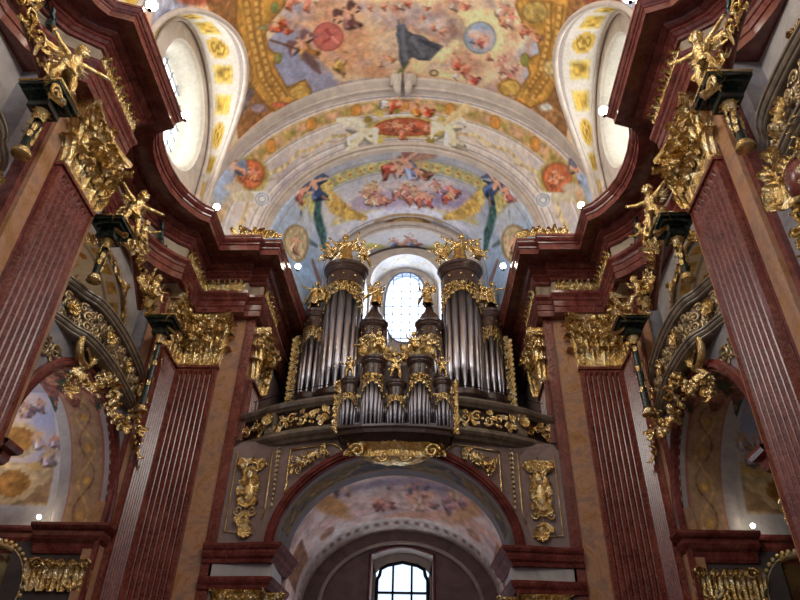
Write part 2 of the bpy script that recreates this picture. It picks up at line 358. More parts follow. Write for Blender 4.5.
cv.ell(434, 73, 4.5, 3.5, (80, 84, 50), ring=.4)
cv.crowd(505, 62, 14, 16, 7, 13, [(196, 140, 120), (180, 120, 120), (210, 170, 150)], 21); cv.crowd(505, 12, 20, 8, 5, 14, [(196, 120, 90), (200, 160, 140)], 22); cv.crowd(420, 5, 40, 4, 5, 10, [(190, 110, 80), (180, 90, 70), (160, 140, 130)], 23)
cv.crowd(300, 4, 30, 5, 5, 12, [(190, 110, 80), (170, 150, 120)], 24)
# corners beyond the painted architecture
cv.poly([(196, -20), (240, -10), (245, 45), (256, 80), (266, 104), (275, 110), (238, 140), (232, 60)], (150, 104, 62), var=.35)
cv.poly([(610, -20), (566, 0), (566, 50), (556, 85), (530, 104), (534, 112), (566, 140), (578, 60)], (156, 112, 70), var=.35)
cv.poly([(237, 15), (245, 12), (250, 60), (256, 90), (243, 118), (243, 60)], (118, 106, 110), .9, var=.5)
cv.poly([(574, 20), (566, 15), (562, 60), (556, 90), (566, 118), (568, 60)], (140, 128, 130), .9, var=.5)
# gilded painted architecture, left and right
GL = [(238, -10), (285, -10), (285, 4), (279, 12), (270, 22), (265, 34), (268, 48), (276, 54), (274, 66), (287, 88), (305, 80), (311, 90), (296, 100), (276, 112), (266, 105), (256, 92), (247, 79), (252, 70), (242, 45), (236, 20)]
GR = [(572, -10), (520, -10), (516, 6), (524, 26), (537, 38), (540, 54), (526, 60), (530, 74), (520, 90), (508, 78), (498, 88), (512, 98), (530, 108), (548, 100), (560, 78), (564, 50), (566, 20)]
for G in (GL, GR):
    cv.poly(G, (192, 142, 66), var=.3)
    for k in range(len(G)): cv.line([G[k], G[(k+1) % len(G)]], 1.1, (132, 88, 40), .8)
for pts in ([(246, 0), (252, 40), (262, 78), (276, 100)], [(256, 0), (259, 36), (268, 72), (284, 96)], [(560, 5), (556, 44), (548, 76), (532, 98)], [(548, 2), (548, 40), (540, 72), (526, 92)]):
    cv.line(pts, 3.0, (222, 178, 96), .8); cv.line([(a+3, b) for a, b in pts], 1.2, (132, 92, 46), .9); cv.line([(a-3, b) for a, b in pts], 1.0, (150, 104, 50), .8)
    for k in range(len(pts)-1):
        for q in range(5):
            t = q/5; cv.ell(pts[k][0]*(1-t)+pts[k+1][0]*t, pts[k][1]*(1-t)+pts[k+1][1]*t, 1.5, 1.5, (164, 112, 50), soft=.5)
for x, y, rx, ry, c in [(300, 92, 12, 9, (206, 164, 84)), (510, 88, 12, 9, (206, 164, 84)), (278, 58, 4, 6, (150, 146, 80)), (525, 60, 4.5, 7, (140, 140, 70)), (275, 8, 4, 6, (128, 140, 80)), (265, 28, 8, 3, (150, 136, 90)), (535, 12, 14, 12, (178, 150, 84)), (258, 108, 8, 5, (150, 130, 140)), (546, 107, 7, 4, (214, 210, 200)), (280, 105, 10, 4, (190, 104, 74)), (551, 68, 8, 9, (206, 180, 120)), (248, 76, 5, 12, (160, 120, 70))]:
    cv.ell(x, y, rx, ry, c, wob=.2, var=.3); cv.ell(x, y, rx, ry, (120, 84, 44), ring=.2, a=.6)
cv.crowd(282, 28, 12, 10, 6, 12, [(178, 70, 40), (190, 96, 56), (150, 90, 60)], 31); cv.crowd(529, 30, 8, 14, 5, 12, [(160, 80, 54), (186, 120, 90)], 32); cv.crowd(520, 100, 12, 4, 4, 10, [(150, 100, 60), (120, 80, 70)], 33)
# pendentives above the near pier
for sx in (-1, 1):
    cx = 400+sx*226-(4 if sx < 0 else 0)
    cv.ell(cx, 10, 20, 34, (160, 164, 184), soft=.6, wob=.3, var=.3); cv.ell(cx+sx*4, 26, 14, 14, (126, 132, 160), soft=.6, wob=.4, var=.4)
    cv.ell(400+sx*205, -6, 22, 12, (150, 84, 62), soft=.4, wob=.2, var=.4); cv.fig(cx-sx*6, 22, 22, robe=(110, 112, 150), seed=9, wings=(110, 110, 120))
# pendentive down by the transverse arch
cv.finish(1, .08, .08); ceil = cv.build('ceiling', mask=lambda c: ~in_lunette(c[:, 1], c[:, 2])); struct(ceil)

# --- transverse arch at the end of the nave vault: moulded face
def arch_sweep(name, keys, zb, m, n=96):
    mb = MB(); t = np.linspace(0, 1, n); rows = []
    for k in keys:
        x, z, _ = arch_xz(t, k[1], k[2], zb, k[3] if len(k) > 3 else None); rows.append([(k[4] if len(k) > 4 else 0)+x[i] if False else (x[i], k[0], z[i]) for i in range(n)])
    # sharp mouldings: flat shading across, each strip separate
    for a, b in zip(rows[:-1], rows[1:]): mb.grid([a, b], True)
    return mb.build(name, m)
o = arch_sweep('trim_1', [(15.42, 6.45, 16.98), (15.30, 6.34, 16.86), (15.28, 6.26, 16.78), (15.36, 6.24, 16.74), (15.38, 6.22, 16.66), (15.62, 6.34, 16.42), (15.56, 6.34, 16.38), (15.60, 6.40, 16.24), (15.74, 6.44, 16.22), (15.84, 6.49, 16.14)], 15.2, 'plaster'); struct(o)
kb = empty('keystone_scrolls', (0, 15.3, 22.95), 'pair of white stucco scrolls on the crown of the big transverse arch', 'keystone')
for sx in (-1, 1):
    mb = MB(); mb.tube([(sx*.26, 15.25, 22.98), (sx*.26, 15.5, 22.7)], .23, 14); mb.spiral((sx*.26, 15.19, 23.0), (sx, 0, 0), (0, -.3, 1), .24, 1.6, .25, 26, 6); mb.tube([(sx*.24, 15.3, 22.8), (sx*.2, 15.5, 22.5), (sx*.18, 15.75, 22.45)], [.16, .14, .1], 8); mb.build('scroll', 'plaster', kb)
# --- painted soffit between the two ribs
P, UV, TT = funnel([(15.84, 6.49, 16.14), (17.6, 4.97, 16.95)], 620, 15.2, [110])
c1 = Canvas(P, UV); c1.base([(0, (172, 160, 164)), (.5, (198, 188, 186)), (1, (212, 200, 190))], .6, 5)
W = UV[..., 1].max()
u = c1.uv[:, 0]; v = c1.uv[:, 1]/W
m = ((v > .08) & (v < .36)).astype(float); c1.mix(m, (196, 170, 128), .9, .15)
m = ((v > .11) & (v < .33)).astype(float); gg = np.clip(.5+.9*np.sin(u*5.2)*np.cos((v-.22)*20), 0, 1); c1.mix(m*gg, (160, 140, 72), .85, .35); c1.mix(m*(1-gg)*.7, (204, 140, 112), .7, .3)
um = ((u+.9) % 1.8)-.9; r = np.hypot(um, (v-.22)*W); c1.mix((r < .19).astype(float), (206, 138, 66), .9, .2); c1.mix(((r > .19) & (r < .23)).astype(float), (150, 110, 56), .9)
for a, b, cc in [(.02, .05, (150, 138, 142)), (.06, .075, (222, 212, 204)), (.37, .39, (150, 136, 136)), (.395, .42, (220, 210, 204)), (.78, .80, (150, 140, 148)), (.81, .84, (224, 216, 214)), (.9, .92, (150, 142, 150)), (.95, .975, (160, 152, 160))]: c1.mix(((v > a) & (v < b)).astype(float), cc, .8)
fest = np.abs(v-.58-.07*np.abs(np.sin(u*2.2))) < .035; c1.mix(fest.astype(float), (206, 184, 132), .8, .4); c1.mix((np.abs(v-.68-.05*np.sin(u*4.4)) < .02).astype(float), (192, 168, 140), .7, .4)
# lower flanks turn cool
c1.mix(np.clip((abs(u)-8.0)/2.5, 0, 1)*.75, (168, 188, 208), .9, .12)
# central cartouche with its figures
for rx, ry, cc in [(44, 19, (150, 128, 70)), (38, 16, (204, 186, 110)), (33, 12.5, (120, 70, 44)), (30, 11, (176, 92, 66))]: c1.ell(405, 127, rx, ry, cc, var=.35, soft=.12, wob=.08 if rx > 40 else 0)
c1.crowd(405, 128, 22, 6, 10, 10, [(196, 110, 80), (160, 76, 56), (206, 130, 100)], 40)
for k in range(14):
    a = k*2*PI/14; c1.ell(405+41*math.cos(a), 127+17*math.sin(a), 4.5, 3.5, (196, 176, 96) if k % 2 else (140, 124, 62), soft=.4)
c1.fig(398, 104, 18, robe=(180, 64, 40), seed=1, ang=60); c1.fig(414, 106, 20, robe=(196, 112, 48), seed=2, ang=-50); c1.fig(424, 110, 16, robe=(180, 70, 44), seed=6, ang=-70); c1.fig(388, 104, 14, robe=(200, 200, 214), seed=3, ang=80)
c1.fig(360, 136, 30, (224, 212, 186), (214, 206, 178), ang=30, seed=4, wings=(226, 218, 198)); c1.fig(450, 132, 32, (226, 212, 186), (216, 206, 178), ang=-25, seed=5, wings=(226, 218, 198))
c1.line([(444, 124), (466, 108)], [2.0, 4.5], (214, 190, 140)); c1.line([(352, 146), (348, 150)], 3, (226, 218, 196)); c1.line([(338, 120), (352, 122), (362, 126)], [2, 5, 3], (224, 216, 196))
for (x, y, r_) in [(251, 174, 14), (557, 178, 15)]:
    c1.ell(x, y, r_+3, r_+4, (170, 156, 92), wob=.15, var=.3); c1.ell(x, y, r_, r_+1, (132, 74, 46)); c1.ell(x, y, r_-1.5, r_-.5, (190, 108, 70), var=.3)
    c1.crowd(x, y, 7, 7, 6, 9, [(206, 124, 84), (156, 80, 54)], int(x))
c1.fig(232, 170, 26, robe=(104, 80, 110), seed=7, ang=20, wings=(120, 130, 160)); c1.fig(583, 168, 26, robe=(120, 130, 160), seed=8, ang=-20, wings=(110, 110, 130))
for x, y in [(222, 186), (592, 190)]: c1.ell(x, y, 14, 22, (160, 176, 204), soft=.8, wob=.4, var=.2)
for x, y, sg in [(262, 199, -1), (543, 200, 1)]:
    c1.line([(x-sg*-2-16*sg*-1, y-5), (x, y-6)], 1.5, (222, 222, 222)); c1.ell(x, y, 8.5, 8, (206, 208, 212)); c1.ell(x, y, 7, 6.5, (140, 142, 154), ring=.2); c1.ell(x, y, 4.5, 4, (140, 142, 154), ring=.35); c1.ell(x, y, 1.8, 1.8, (224, 224, 226))
    c1.line([(x+sg*10, y-3), (x+sg*30, y-2)], 3.2, (196, 186, 160)); c1.ell(x+sg*28, y-12, 9, 5, (196, 180, 160), soft=.5)
c1.finish(1, .07, .05); o = c1.build('ceiling'); struct(o)
# rib 2
o = arch_sweep('trim_2', [(17.56, 5.02, 16.98), (17.5, 4.97, 16.92), (17.5, 4.90, 16.86), (17.6, 4.90, 16.86), (17.62, 4.84, 16.84), (17.58, 4.80, 16.82), (17.72, 4.76, 16.8)], 15.2, 'plaster'); struct(o)
# --- organ bay vault
P, UV, TT = funnel([(17.72, 4.76, 16.8), (21.1, 3.05, 17.95)], 560, 15.25, [190])
c2 = Canvas(P, UV); c2.base([(0, (158, 160, 172)), (.5, (184, 182, 186)), (1, (204, 194, 190))], .6, 8)
W = UV[..., 1].max(); u = c2.uv[:, 0]; v = c2.uv[:, 1]/W; z = c2.P[:, 2]; xx = c2.P[:, 0]
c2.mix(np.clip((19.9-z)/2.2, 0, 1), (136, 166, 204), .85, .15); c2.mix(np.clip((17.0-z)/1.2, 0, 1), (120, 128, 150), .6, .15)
m = ((v > .10) & (v < .24) & (z > 19.2)).astype(float); c2.mix(m, (178, 168, 116), .9, .3); r = np.hypot(((u+.22) % .44)-.22, (v-.17)*W); c2.mix(m*(r < .14), (206, 184, 112), 1, .2); c2.mix(m*(r < .06), (180, 120, 70), 1, .2)
for a, b, cc in [(.07, .09, (150, 146, 150)), (.25, .265, (150, 144, 146)), (.88, .9, (120, 110, 110)), (.93, .96, (150, 140, 136))]: c2.mix(((v > a) & (v < b)).astype(float), cc, .7)
c2.ell(405, 198, 78, 24, (196, 178, 120), soft=.1, var=.3, wob=.06); c2.ell(405, 196, 70, 21, (186, 166, 168), soft=.2, var=.2)
c2.ell(405, 210, 56, 8, (212, 206, 212), soft=.6, wob=.3); c2.ell(380, 200, 26, 8, (170, 150, 170), soft=.6, wob=.3); c2.ell(450, 198, 20, 10, (150, 134, 160), soft=.6, wob=.3); c2.ell(410, 184, 50, 6, (206, 186, 180), soft=.6)
c2.crowd(385, 193, 34, 7, 16, 13, [(196, 130, 110), (210, 180, 170), (170, 110, 110), (200, 150, 120)], 50); c2.crowd(430, 192, 30, 8, 20, 13, [(190, 90, 76), (206, 140, 120), (150, 120, 140), (200, 110, 90)], 51)
c2.fig(408, 165, 30, robe=(120, 126, 170), seed=1, ang=-50, wings=(150, 100, 90)); c2.fig(394, 168, 22, robe=(170, 74, 60), seed=2, ang=60); c2.fig(420, 172, 20, robe=(130, 84, 60), seed=3, ang=-70); c2.line([(414, 160), (432, 148)], [3, 5], (170, 130, 110))
for sx in (-1, 1):
    X0 = 405
    def q(a, b): return (X0+sx*a, b)
    c2.line([q(78, 192), q(70, 205), q(56, 214), q(40, 218)], [5, 8, 6, 3], (192, 152, 78), var=.4); c2.line([q(80, 184), q(76, 200)], [3, 5], (206, 180, 110), var=.3)
    c2.line([q(86, 196), q(88, 215), q(82, 236), q(80, 250)], [4, 6, 6, 4], (62, 92, 88), var=.5); c2.line([q(92, 200), q(96, 222)], [4, 5], (188, 178, 110), var=.3)
    c2.fig(*q(90, 186), 26, robe=(58, 74, 110), seed=5+sx, ang=sx*30, wings=(80, 90, 120)); c2.fig(*q(102, 192), 18, robe=(190, 110, 100), seed=8+sx, ang=-sx*30)
    c2.line([q(104, 212), q(104, 226), q(98, 240), q(88, 246)], [1.5, 2.5, 3, 1.5], (90, 104, 110)); c2.ell(*q(100, 228), 8, 16, (176, 180, 190), soft=.5, wob=.3)
    c2.ell(*q(109, 243), 13, 19, (140, 120, 90), -sx*-8, soft=.1); c2.ell(*q(109, 243), 10.5, 16.5, (182, 164, 128), soft=.15, var=.25); c2.fig(*q(109, 243), 18, robe=(170, 130, 110), seed=4)
    c2.line([q(120, 178), q(140, 225)], 3, (202, 208, 220), .7); c2.line([q(120, 205), q(132, 216)], 3, (170, 190, 220), .8)
    c2.line([q(92, 262), q(86, 280)], [3, 5], (130, 80, 60), .7)
c2.ell(408, 220, 22, 6, (130, 100, 70), wob=.15); c2.ell(408, 220, 15, 4, (196, 166, 112)); c2.line([(375, 222), (390, 216), (424, 216), (442, 222)], 1.6, (170, 140, 100))
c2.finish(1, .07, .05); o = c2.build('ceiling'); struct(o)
o = arch_sweep('trim_3', [(21.06, 3.1, 17.98), (21.0, 3.02, 17.92), (21.02, 2.92, 17.9), (21.12, 2.92, 17.9), (21.14, 2.84, 17.88), (21.3, 2.82, 17.88)], 11.5, 'plaster'); struct(o)
P, UV, TT = funnel([(21.3, 2.82, 17.88), (22.3, 2.7, 17.9)], 260, 11.5, [50])
c3 = Canvas(P, UV); c3.base([(0, (196, 190, 186)), (1, (216, 208, 200))], .8, 9); v = c3.uv[:, 1]/c3.uv[:, 1].max()
c3.crowd(405, 242, 14, 4, 7, 11, [(206, 84, 70), (190, 110, 100), (120, 130, 160)], 60); c3.ell(372, 246, 12, 3.5, (200, 186, 110), wob=.3); c3.ell(440, 247, 12, 3.5, (200, 186, 110), wob=.3)
c3.mix((v > .86).astype(float), (104, 92, 90), .9)  # edge shadow painted into the colour as a dark band by the window wall
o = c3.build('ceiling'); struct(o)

# --- flat wall pieces with an opening
def ring_wall(name, m, f, outer, inner):
    """outer/inner: equal-length loops of (u, z) ; f maps (u, z) -> 3D"""
    mb = MB(); mb.grid([[f(*p) for p in outer], [f(*p) for p in inner]], False, False); return mb.build(name, m)
def arch_loop(uc, a, b, zs, zb, n=32):
    return [(uc-a, zb)]+[(uc-a*math.cos(PI*i/n), zs+b*math.sin(PI*i/n)) for i in range(n+1)]+[(uc+a, zb)]
def rect_loop(u0, u1, zb, zt, inner):
    """points on the rectangle matched to an arch loop"""
    n = len(inner)-2; out = [(u0, zb)]; uc = (inner[0][0]+inner[-1][0])/2; zs = inner[1][1]; W0 = uc-u0; W1 = u1-uc; H = zt-zs
    for i in range(n):
        t = PI*i/(n-1); c, s_ = -math.cos(t), math.sin(t); w = W0 if c < 0 else W1
        k = min(w/abs(c) if abs(c) > 1e-6 else 1e9, H/s_ if s_ > 1e-6 else 1e9); out.append((uc+c*k, zs+s_*k))
    return out+[(u1, zb)]
# west wall behind the organ, with the niche of the big window
inn = arch_loop(0, 1.47, 1.5, 18.75, 14.6); out = rect_loop(-4.6, 4.6, 14.6, 21.6, inn)
o = ring_wall('wall_west', 'plaster', lambda u, z: (u, 22.3, z), out, inn); struct(o)
mb = MB(); mb.box((-4.6, 22.3, 9.9), (4.6, 22.5, 14.6)); struct(mb.build('wall_west', 'dark'))
P = np.array([[(x, y, z) for x, z in arch_loop(0, 1.47-.1*(y-22.3)/.9, 1.5-.1*(y-22.3)/.9, 18.75, 14.6, 60)] for y in np.linspace(22.3, 23.2, 14)])
cc = Canvas(P, np.stack(np.meshgrid(np.linspace(0, 8, P.shape[1]), np.linspace(0, .9, 14)), -1)); cc.base([(0, (214, 210, 206)), (1, (236, 230, 222))], 1); v = cc.uv[:, 1]; u = cc.uv[:, 0]
cc.mix((np.abs(np.sin(u*3)*.25+.45-v) < .06).astype(float), (214, 196, 150), .6, .3); struct(cc.build('wall_west'))
def oval_loop(cx, cz, a, b, n=40): return [(cx+a*math.sin(2*PI*i/n), cz+b*math.cos(2*PI*i/n)) for i in range(n+1)]
def rect_of(loop, u0, u1, z0, z1):
    uc = sum(p[0] for p in loop)/len(loop); zc = sum(p[1] for p in loop)/len(loop); o_ = []
    for p in loop:
        du, dz = p[0]-uc, p[1]-zc; k = min(((u1-uc) if du > 0 else (uc-u0))/max(abs(du), 1e-6), ((z1-zc) if dz > 0 else (zc-z0))/max(abs(dz), 1e-6)); o_.append((uc+du*k, zc+dz*k))
    return o_
WZ = 18.12
wl = [(math.copysign(abs(math.sin(2*PI*i/48))**.8, math.sin(2*PI*i/48))*.92, WZ+math.copysign(abs(math.cos(2*PI*i/48))**.85, math.cos(2*PI*i/48))*1.85) for i in range(49)]
struct(ring_wall('wall_west', 'plaster', lambda u, z: (u, 23.2, z), rect_of(wl, -1.5, 1.5, 14.5, 20.6), wl))
mb = MB(); mb.grid([[(x, 23.2, z) for x, z in wl], [(x*.95, 23.6, WZ+(z-WZ)*.97) for x, z in wl]], True); struct(mb.build('window_1', 'frame'))
mb = MB(); mb.add([(x*.97, 23.55, WZ+(z-WZ)*.98) for x, z in wl[:-1]], [tuple(range(48))]); struct(mb.build('window_1', 'pane'))
mb = MB()
for x in (-.55, -.18, .18, .55): mb.box((x-.018, 23.2, WZ-1.8), (x+.018, 23.24, WZ+1.8))
for k in range(-4, 5): mb.box((-.86+.06*max(0, abs(k)-2), 23.2, WZ+k*.4-.016), (.86-.06*max(0, abs(k)-2), 23.24, WZ+k*.4+.016))
mb.tube([(x*.98, 23.22, WZ+(z-WZ)*.985) for x, z in wl], .055, 6); struct(mb.build('window_1', 'frame'))

# --- lunettes of the nave (window walls and gilt painted bands)
win_no = 2
for s in (-1, 1):
    for bi, yc in enumerate(bays):
        sh = .15 if bi == 0 else -.15; yi = yc+sh
        n = 120; nb = 26
        t = np.linspace(0, 1, n)
        def crv(yc_, a, b, zs):
            x, z, tot = arch_xz(t, a, zs, 15.2, b); return yc_+x, z, tot
        yo, zo, tot = crv(yc, 2.9, 3.5, 17.0); yn, zn, _ = crv(yi, 2.35, 2.85, 18.0)
        xo = np.where(zo > VC, np.sqrt(np.clip(VR**2-(zo-VC)**2, 0, None)), VR)-.02
        rows = []; uv = []
        for k in range(nb):
            q = k/(nb-1); rows.append(np.stack([s*(xo*(1-q)+6.5*q), yo*(1-q)+yn*q, zo*(1-q)+zn*q], -1)); uv.append(np.stack([t*tot, np.full(n, q)], -1))
        cl = Canvas(np.array(rows), np.array(uv)); cl.base([(0, (200, 192, 184)), (1, (222, 216, 208))], 1, 4)
        u, v = cl.uv[:, 0], cl.uv[:, 1]; per = 1.02; kk = np.floor(u/per); uu = (u/per-kk-.5)*2
        panel = (abs(uu) < .72) & (v > .30) & (v < .80); odd = (kk % 3 == 0)
        cl.mix(((v < .16)).astype(float), (168, 158, 156), .9); cl.mix(((v > .16) & (v < .2)).astype(float), (224, 218, 212), .9); cl.mix((v > .9).astype(float), (150, 146, 150), .8)
        cl.mix(panel.astype(float), (206, 184, 108), .95, .25); cl.mix((panel & (abs(uu) < .5) & (v > .38) & (v < .72)).astype(float), (188, 152, 70), .9, .6)
        rr = np.hypot(uu*.95, (v-.55)*3.4); cl.mix((odd & (v > .26) & (v < .84)).astype(float)*(rr > .85), (214, 206, 196)); cl.mix((odd & (rr < .85)).astype(float), (204, 172, 88), 1, .2); cl.mix((odd & (rr < .55) & (rr > .4)).astype(float), (140, 108, 48), 1); cl.mix((odd & (rr < .2)).astype(float), (140, 108, 48), 1)
        struct(cl.build('ceiling'))
        mb = MB(); mb.tube([(s*(xo[i]-.03), yo[i], zo[i]) for i in range(0, n, 2)]+[(s*(xo[-1]-.03), yo[-1], zo[-1])], .09, 8)
        mb.tube([(s*6.4, yn[i], zn[i]) for i in range(0, n, 2)], .07, 8); struct(mb.build('trim_4', 'plaster'))
        # wall with oval window
        ov = oval_loop(yi+.1, 18.25, 1.8, 2.15)
        struct(ring_wall('wall_'+SIDE[s], 'plaster', lambda u, z: (s*6.5, u, z), rect_of(ov, yi-2.6, yi+2.6, 15.1, 21.2), ov))
        P = np.array([[(s*x, yi+.1+(p[0]-yi-.1)*k, 18.25+(p[1]-18.25)*k) for p in oval_loop(yi+.1, 18.25, 1.8, 2.15, 80)] for x, k in ((6.5, 1), (6.58, .96), (6.6, .94), (7.0, .86), (7.3, .8))])
        cr = Canvas(P, np.stack(np.meshgrid(np.linspace(0, 12, 81), np.linspace(0, 1, 5)), -1)); cr.base([(0, (210, 206, 196)), (1, (226, 222, 210))], 1); struct(cr.build('wall_'+SIDE[s]))
        il = oval_loop(yi+.1, 18.25, 1.8*.8, 2.15*.8)
        mb = MB(); mb.add([(s*7.3, a, b) for a, b in il[:-1]], [tuple(range(40))]); struct(mb.build('window_%d' % win_no, 'pane_side'))
        mb = MB()
        for k in range(-3, 4): mb.box((s*7.22-.02, yi-1.3, 18.25+k*.5-.015), (s*7.22+.02, yi+1.5, 18.25+k*.5+.015))
        for k in range(-2, 3): mb.box((s*7.22-.02, yi+.1+k*.5-.015, 16.6), (s*7.22+.02, yi+.1+k*.5+.015, 19.9))
        struct(mb.build('window_%d' % win_no, 'frame')); win_no += 1

# ================================================================== GILT ORNAMENT KIT (drawn in a u/v plane, then laid on its surface)
def scrollwork(mb, w, h, seed=0, th=.035, dens=1.0, n=None):
    """S-scrolls with leaves filling a w x h field centred on the origin; u=x, v=z, depth toward +y"""
    r = random.Random(seed); n = n or max(2, int(round(w/h*1.1*dens)))
    for i in range(n):
        cx = -w/2+(i+.5)*w/n; sg = 1 if i % 2 else -1; R = min(w/n, h)*.46
        mb.spiral((cx, 0, sg*h*.08), (1 if i % 2 else -1, 0, 0), (0, 0, sg), R, 1.35, th/R*1.6, 18, 5, start=r.random()*.8)
        for k in range(4):
            a = r.random()*2*PI; c = Vector((cx+math.cos(a)*R*.9, 0, math.sin(a)*R*.8)); d = Vector((math.cos(a+1.2), 0, math.sin(a+1.2)))
            mb.leaf(c, d, (0, 1, 0), d.cross(Vector((0, 1, 0))), R*.75, R*.42, .25, 4)
        mb.ball((cx, .02, sg*h*.08), R*.22, 6, 4)
def lay(mb, o, u, v, n, start=0):
    o, u, v, n = map(Vector, (o, u, v, n)); mb.map(lambda p: o+u*p.x+v*p.z+n*p.y, start)
def trophy(mb, h, seed):
    """hanging cluster of instruments, ribbons and leaves"""
    r = random.Random(seed)
    mb.tube([(0, .03, h*.5), (.03, .05, h*.2), (-.02, .04, -h*.2), (.02, .03, -h*.5)], .022, 5)
    for k in range(9):
        z = h*(.42-.84*k/8); a = r.uniform(-.9, .9)
        for sg in (-1, 1):
            d = Vector((sg*math.cos(a*.6), 0, math.sin(a))).normalized(); mb.leaf((0, .03, z), d, (0, 1, 0), d.cross(Vector((0, 1, 0))), h*.13*(1+r.random()), h*.07, .3, 5)
    mb.ball((.02, .05, -h*.05), (h*.10, .07, h*.15), 10, 8); mb.ball((-.03, .06, h*.2), (h*.07, .06, h*.08), 8, 6)
    for a, L in ((.9, .5), (2.2, .55), (-.5, .35), (-2.6, .4)): mb.tube([(0, .05, -.05*h), (math.cos(a)*h*L*.5, .07, math.sin(a)*h*L*.5)], [.018, .035], 6)
    for sg in (-1, 1): mb.spiral((sg*h*.16, .04, h*.33), (sg, 0, 0), (0, 0, 1), h*.1, 1.4, .22); mb.spiral((sg*h*.12, .04, -h*.3), (sg, 0, 0), (0, 0, -1), h*.08, 1.4, .22)
def garland(mb, pts, r=.09, dens=26, seed=0):
    q = random.Random(seed); pts = [Vector(p) for p in pts]
    for k in range(dens):
        t = k/(dens-1)*(len(pts)-1); i = min(int(t), len(pts)-2); c = pts[i].lerp(pts[i+1], t-i); f = .6+.6*math.sin(PI*k/(dens-1))
        for _ in range(3):
            o = Vector((q.uniform(-1, 1), q.uniform(-1, 1), q.uniform(-1, 1)))*r*f*.9; mb.ball(c+o, r*f*q.uniform(.4, .75), 6, 4)
def capital(w, h, hn):
    """Corinthian pilaster capital in local frame: u along x, outward +y, up z from 0"""
    mb = MB(); ks = [(0, .02), (.05, .1), (.3, .1), (.62, .16), (.85, .3), (.9, .34)]
    mb.grid([[(-w/2-o*.4, 0, z*h), (-w/2-o*.4, o*.8+.02, z*h), (w/2+o*.4, o*.8+.02, z*h), (w/2+o*.4, 0, z*h)] for z, o in ks])
    mb.tube([(-w/2-.02, .08, .03*h), (w/2+.02, .08, .03*h)], .05, 6)
    n1 = hn+1; n2 = hn+2; hn = n1; _r = random.Random(4)
    for _ in range(16): d = Vector((_r.uniform(-1, 1), .3, _r.uniform(-.3, 1))).normalized(); mb.leaf((_r.uniform(-w*.45, w*.45), .24, h*_r.uniform(.45, .8)), d, (0, 1, 0), d.cross(Vector((0, 1, 0))).normalized(), h*.16, w*.12, .5, 5)
    for i in range(n1):
        x = -w/2+(i+.5)*w/n1; mb.leaf((x, .08, .03*h), (0, 0, 1), (0, 1, 0), (1, 0, 0), h*.33, w/n1*1.05, .5, 8)
    for i in range(n2):
        x = -w/2+i*w/hn; mb.leaf((x, .16, .27*h), (0, 0, 1), (0, 1, 0), (1, 0, 0), h*.34, w/n1*1.0, .5, 8)
    for i in range(n1):
        x = -w/2+(i+.5)*w/n1; mb.leaf((x, .22, .5*h), (0, 0, 1), (0, 1, 0), (1, 0, 0), h*.33, w/n1*.95, .55, 6); mb.ball((x, .36, .58*h), .06, 6, 4)
    for sg in (-1, 1):
        for z_, L_ in ((.03, .33), (.27, .34), (.5, .33)):
            for y_ in (.06, .2): mb.leaf((sg*(w/2+.02+z_*.12), y_+z_*.15, z_*h), (sg*.1, 0, 1), (sg, 0, 0), (0, 1, 0), h*L_, .24, .42, 8)
        for k in range(5): mb.leaf((sg*(w/2+.12), .1+.07*k, h*(.5+.07*k)), (sg*.7, .3, .3), (0, .3, 1), (0, 1, -.3), h*.16, .16, .5, 5)
    return mb
def cap_volutes(w, h):
    out = []
    for sg in (-1, 1):
        mb = MB(); c = (sg*(w/2+.02), .30, .74*h)
        mb.spiral(c, (sg*.75, .65, 0), (0, 0, 1), h*.13, 1.7, .3, 24, 6, start=PI*.5, tail=[(sg*w*.22, .12, .45*h), (sg*w*.36, .2, .68*h)])
        mb.spiral((sg*w*.1, .3, .78*h), (sg, .2, 0), (0, 0, 1), h*.08, 1.5, .28, 18, 5, start=PI*.5)
        mb.leaf((sg*(w/2-.06), .2, .42*h), (sg*.2, .2, 1), (sg*.5, 1, 0), (1, -sg*.5, 0), h*.34, w*.2, .5, 6); out.append(mb)
    return out
def cap_abacus(w, h):
    mb = MB(); rows = []
    for z, e in ((.86*h, .0), (.9*h, .03), (.9*h, .06), (.97*h, .07), (h, .04)):
        rows.append([(-w/2-.16-e, 0, z)]+[(x*(w/2+.16+e), .42+e-.16*(1-abs(x)**2), z) for x in np.linspace(-1, 1, 13)]+[(w/2+.16+e, 0, z)])
    mb.grid(rows); n = len(mb.v); mb.leaf((0, .26, .8*h), (0, .1, 1), (0, 1, 0), (1, 0, 0), .24*h, .3, .4, 5); mb.ball((0, .34, .9*h), .1, 8, 6); return mb
def flutes(w, z0, z1, n, proj=.13):
    """fluted shaft face: w wide, rounded concave channels ending under a border"""
    mb = MB(); b = w*.085; rows = []; cw = (w-2*b)/n
    xs = [(-w/2, 0), (-w/2, proj), (-w/2+b*.8, proj)]
    for i in range(n):
        x0 = -w/2+b+i*cw
        for k in range(7): a = PI*k/6; xs.append((x0+cw*.08+cw*.84*k/6, proj-math.sin(a)*cw*.55))
    xs += [(w/2-b*.8, proj), (w/2, proj), (w/2, 0)]
    flat = [(x, min(y, proj) if k in (0, len(xs)-1) else proj) for k, (x, y) in enumerate(xs)]; flat[0] = (-w/2, 0); flat[-1] = (w/2, 0)
    for z, q in ((z0, xs), (z1-.22, xs), (z1-.12, flat), (z1, flat)): rows.append([(x, y, z) for x, y in q])
    mb.grid(rows, False); mb.box((-w/2-.03, 0, z1-.05), (w/2+.03, proj+.05, z1+.03)); return mb
def place(mb, o, u, n):
    lay(mb, o, u, (0, 0, 1), n); return mb
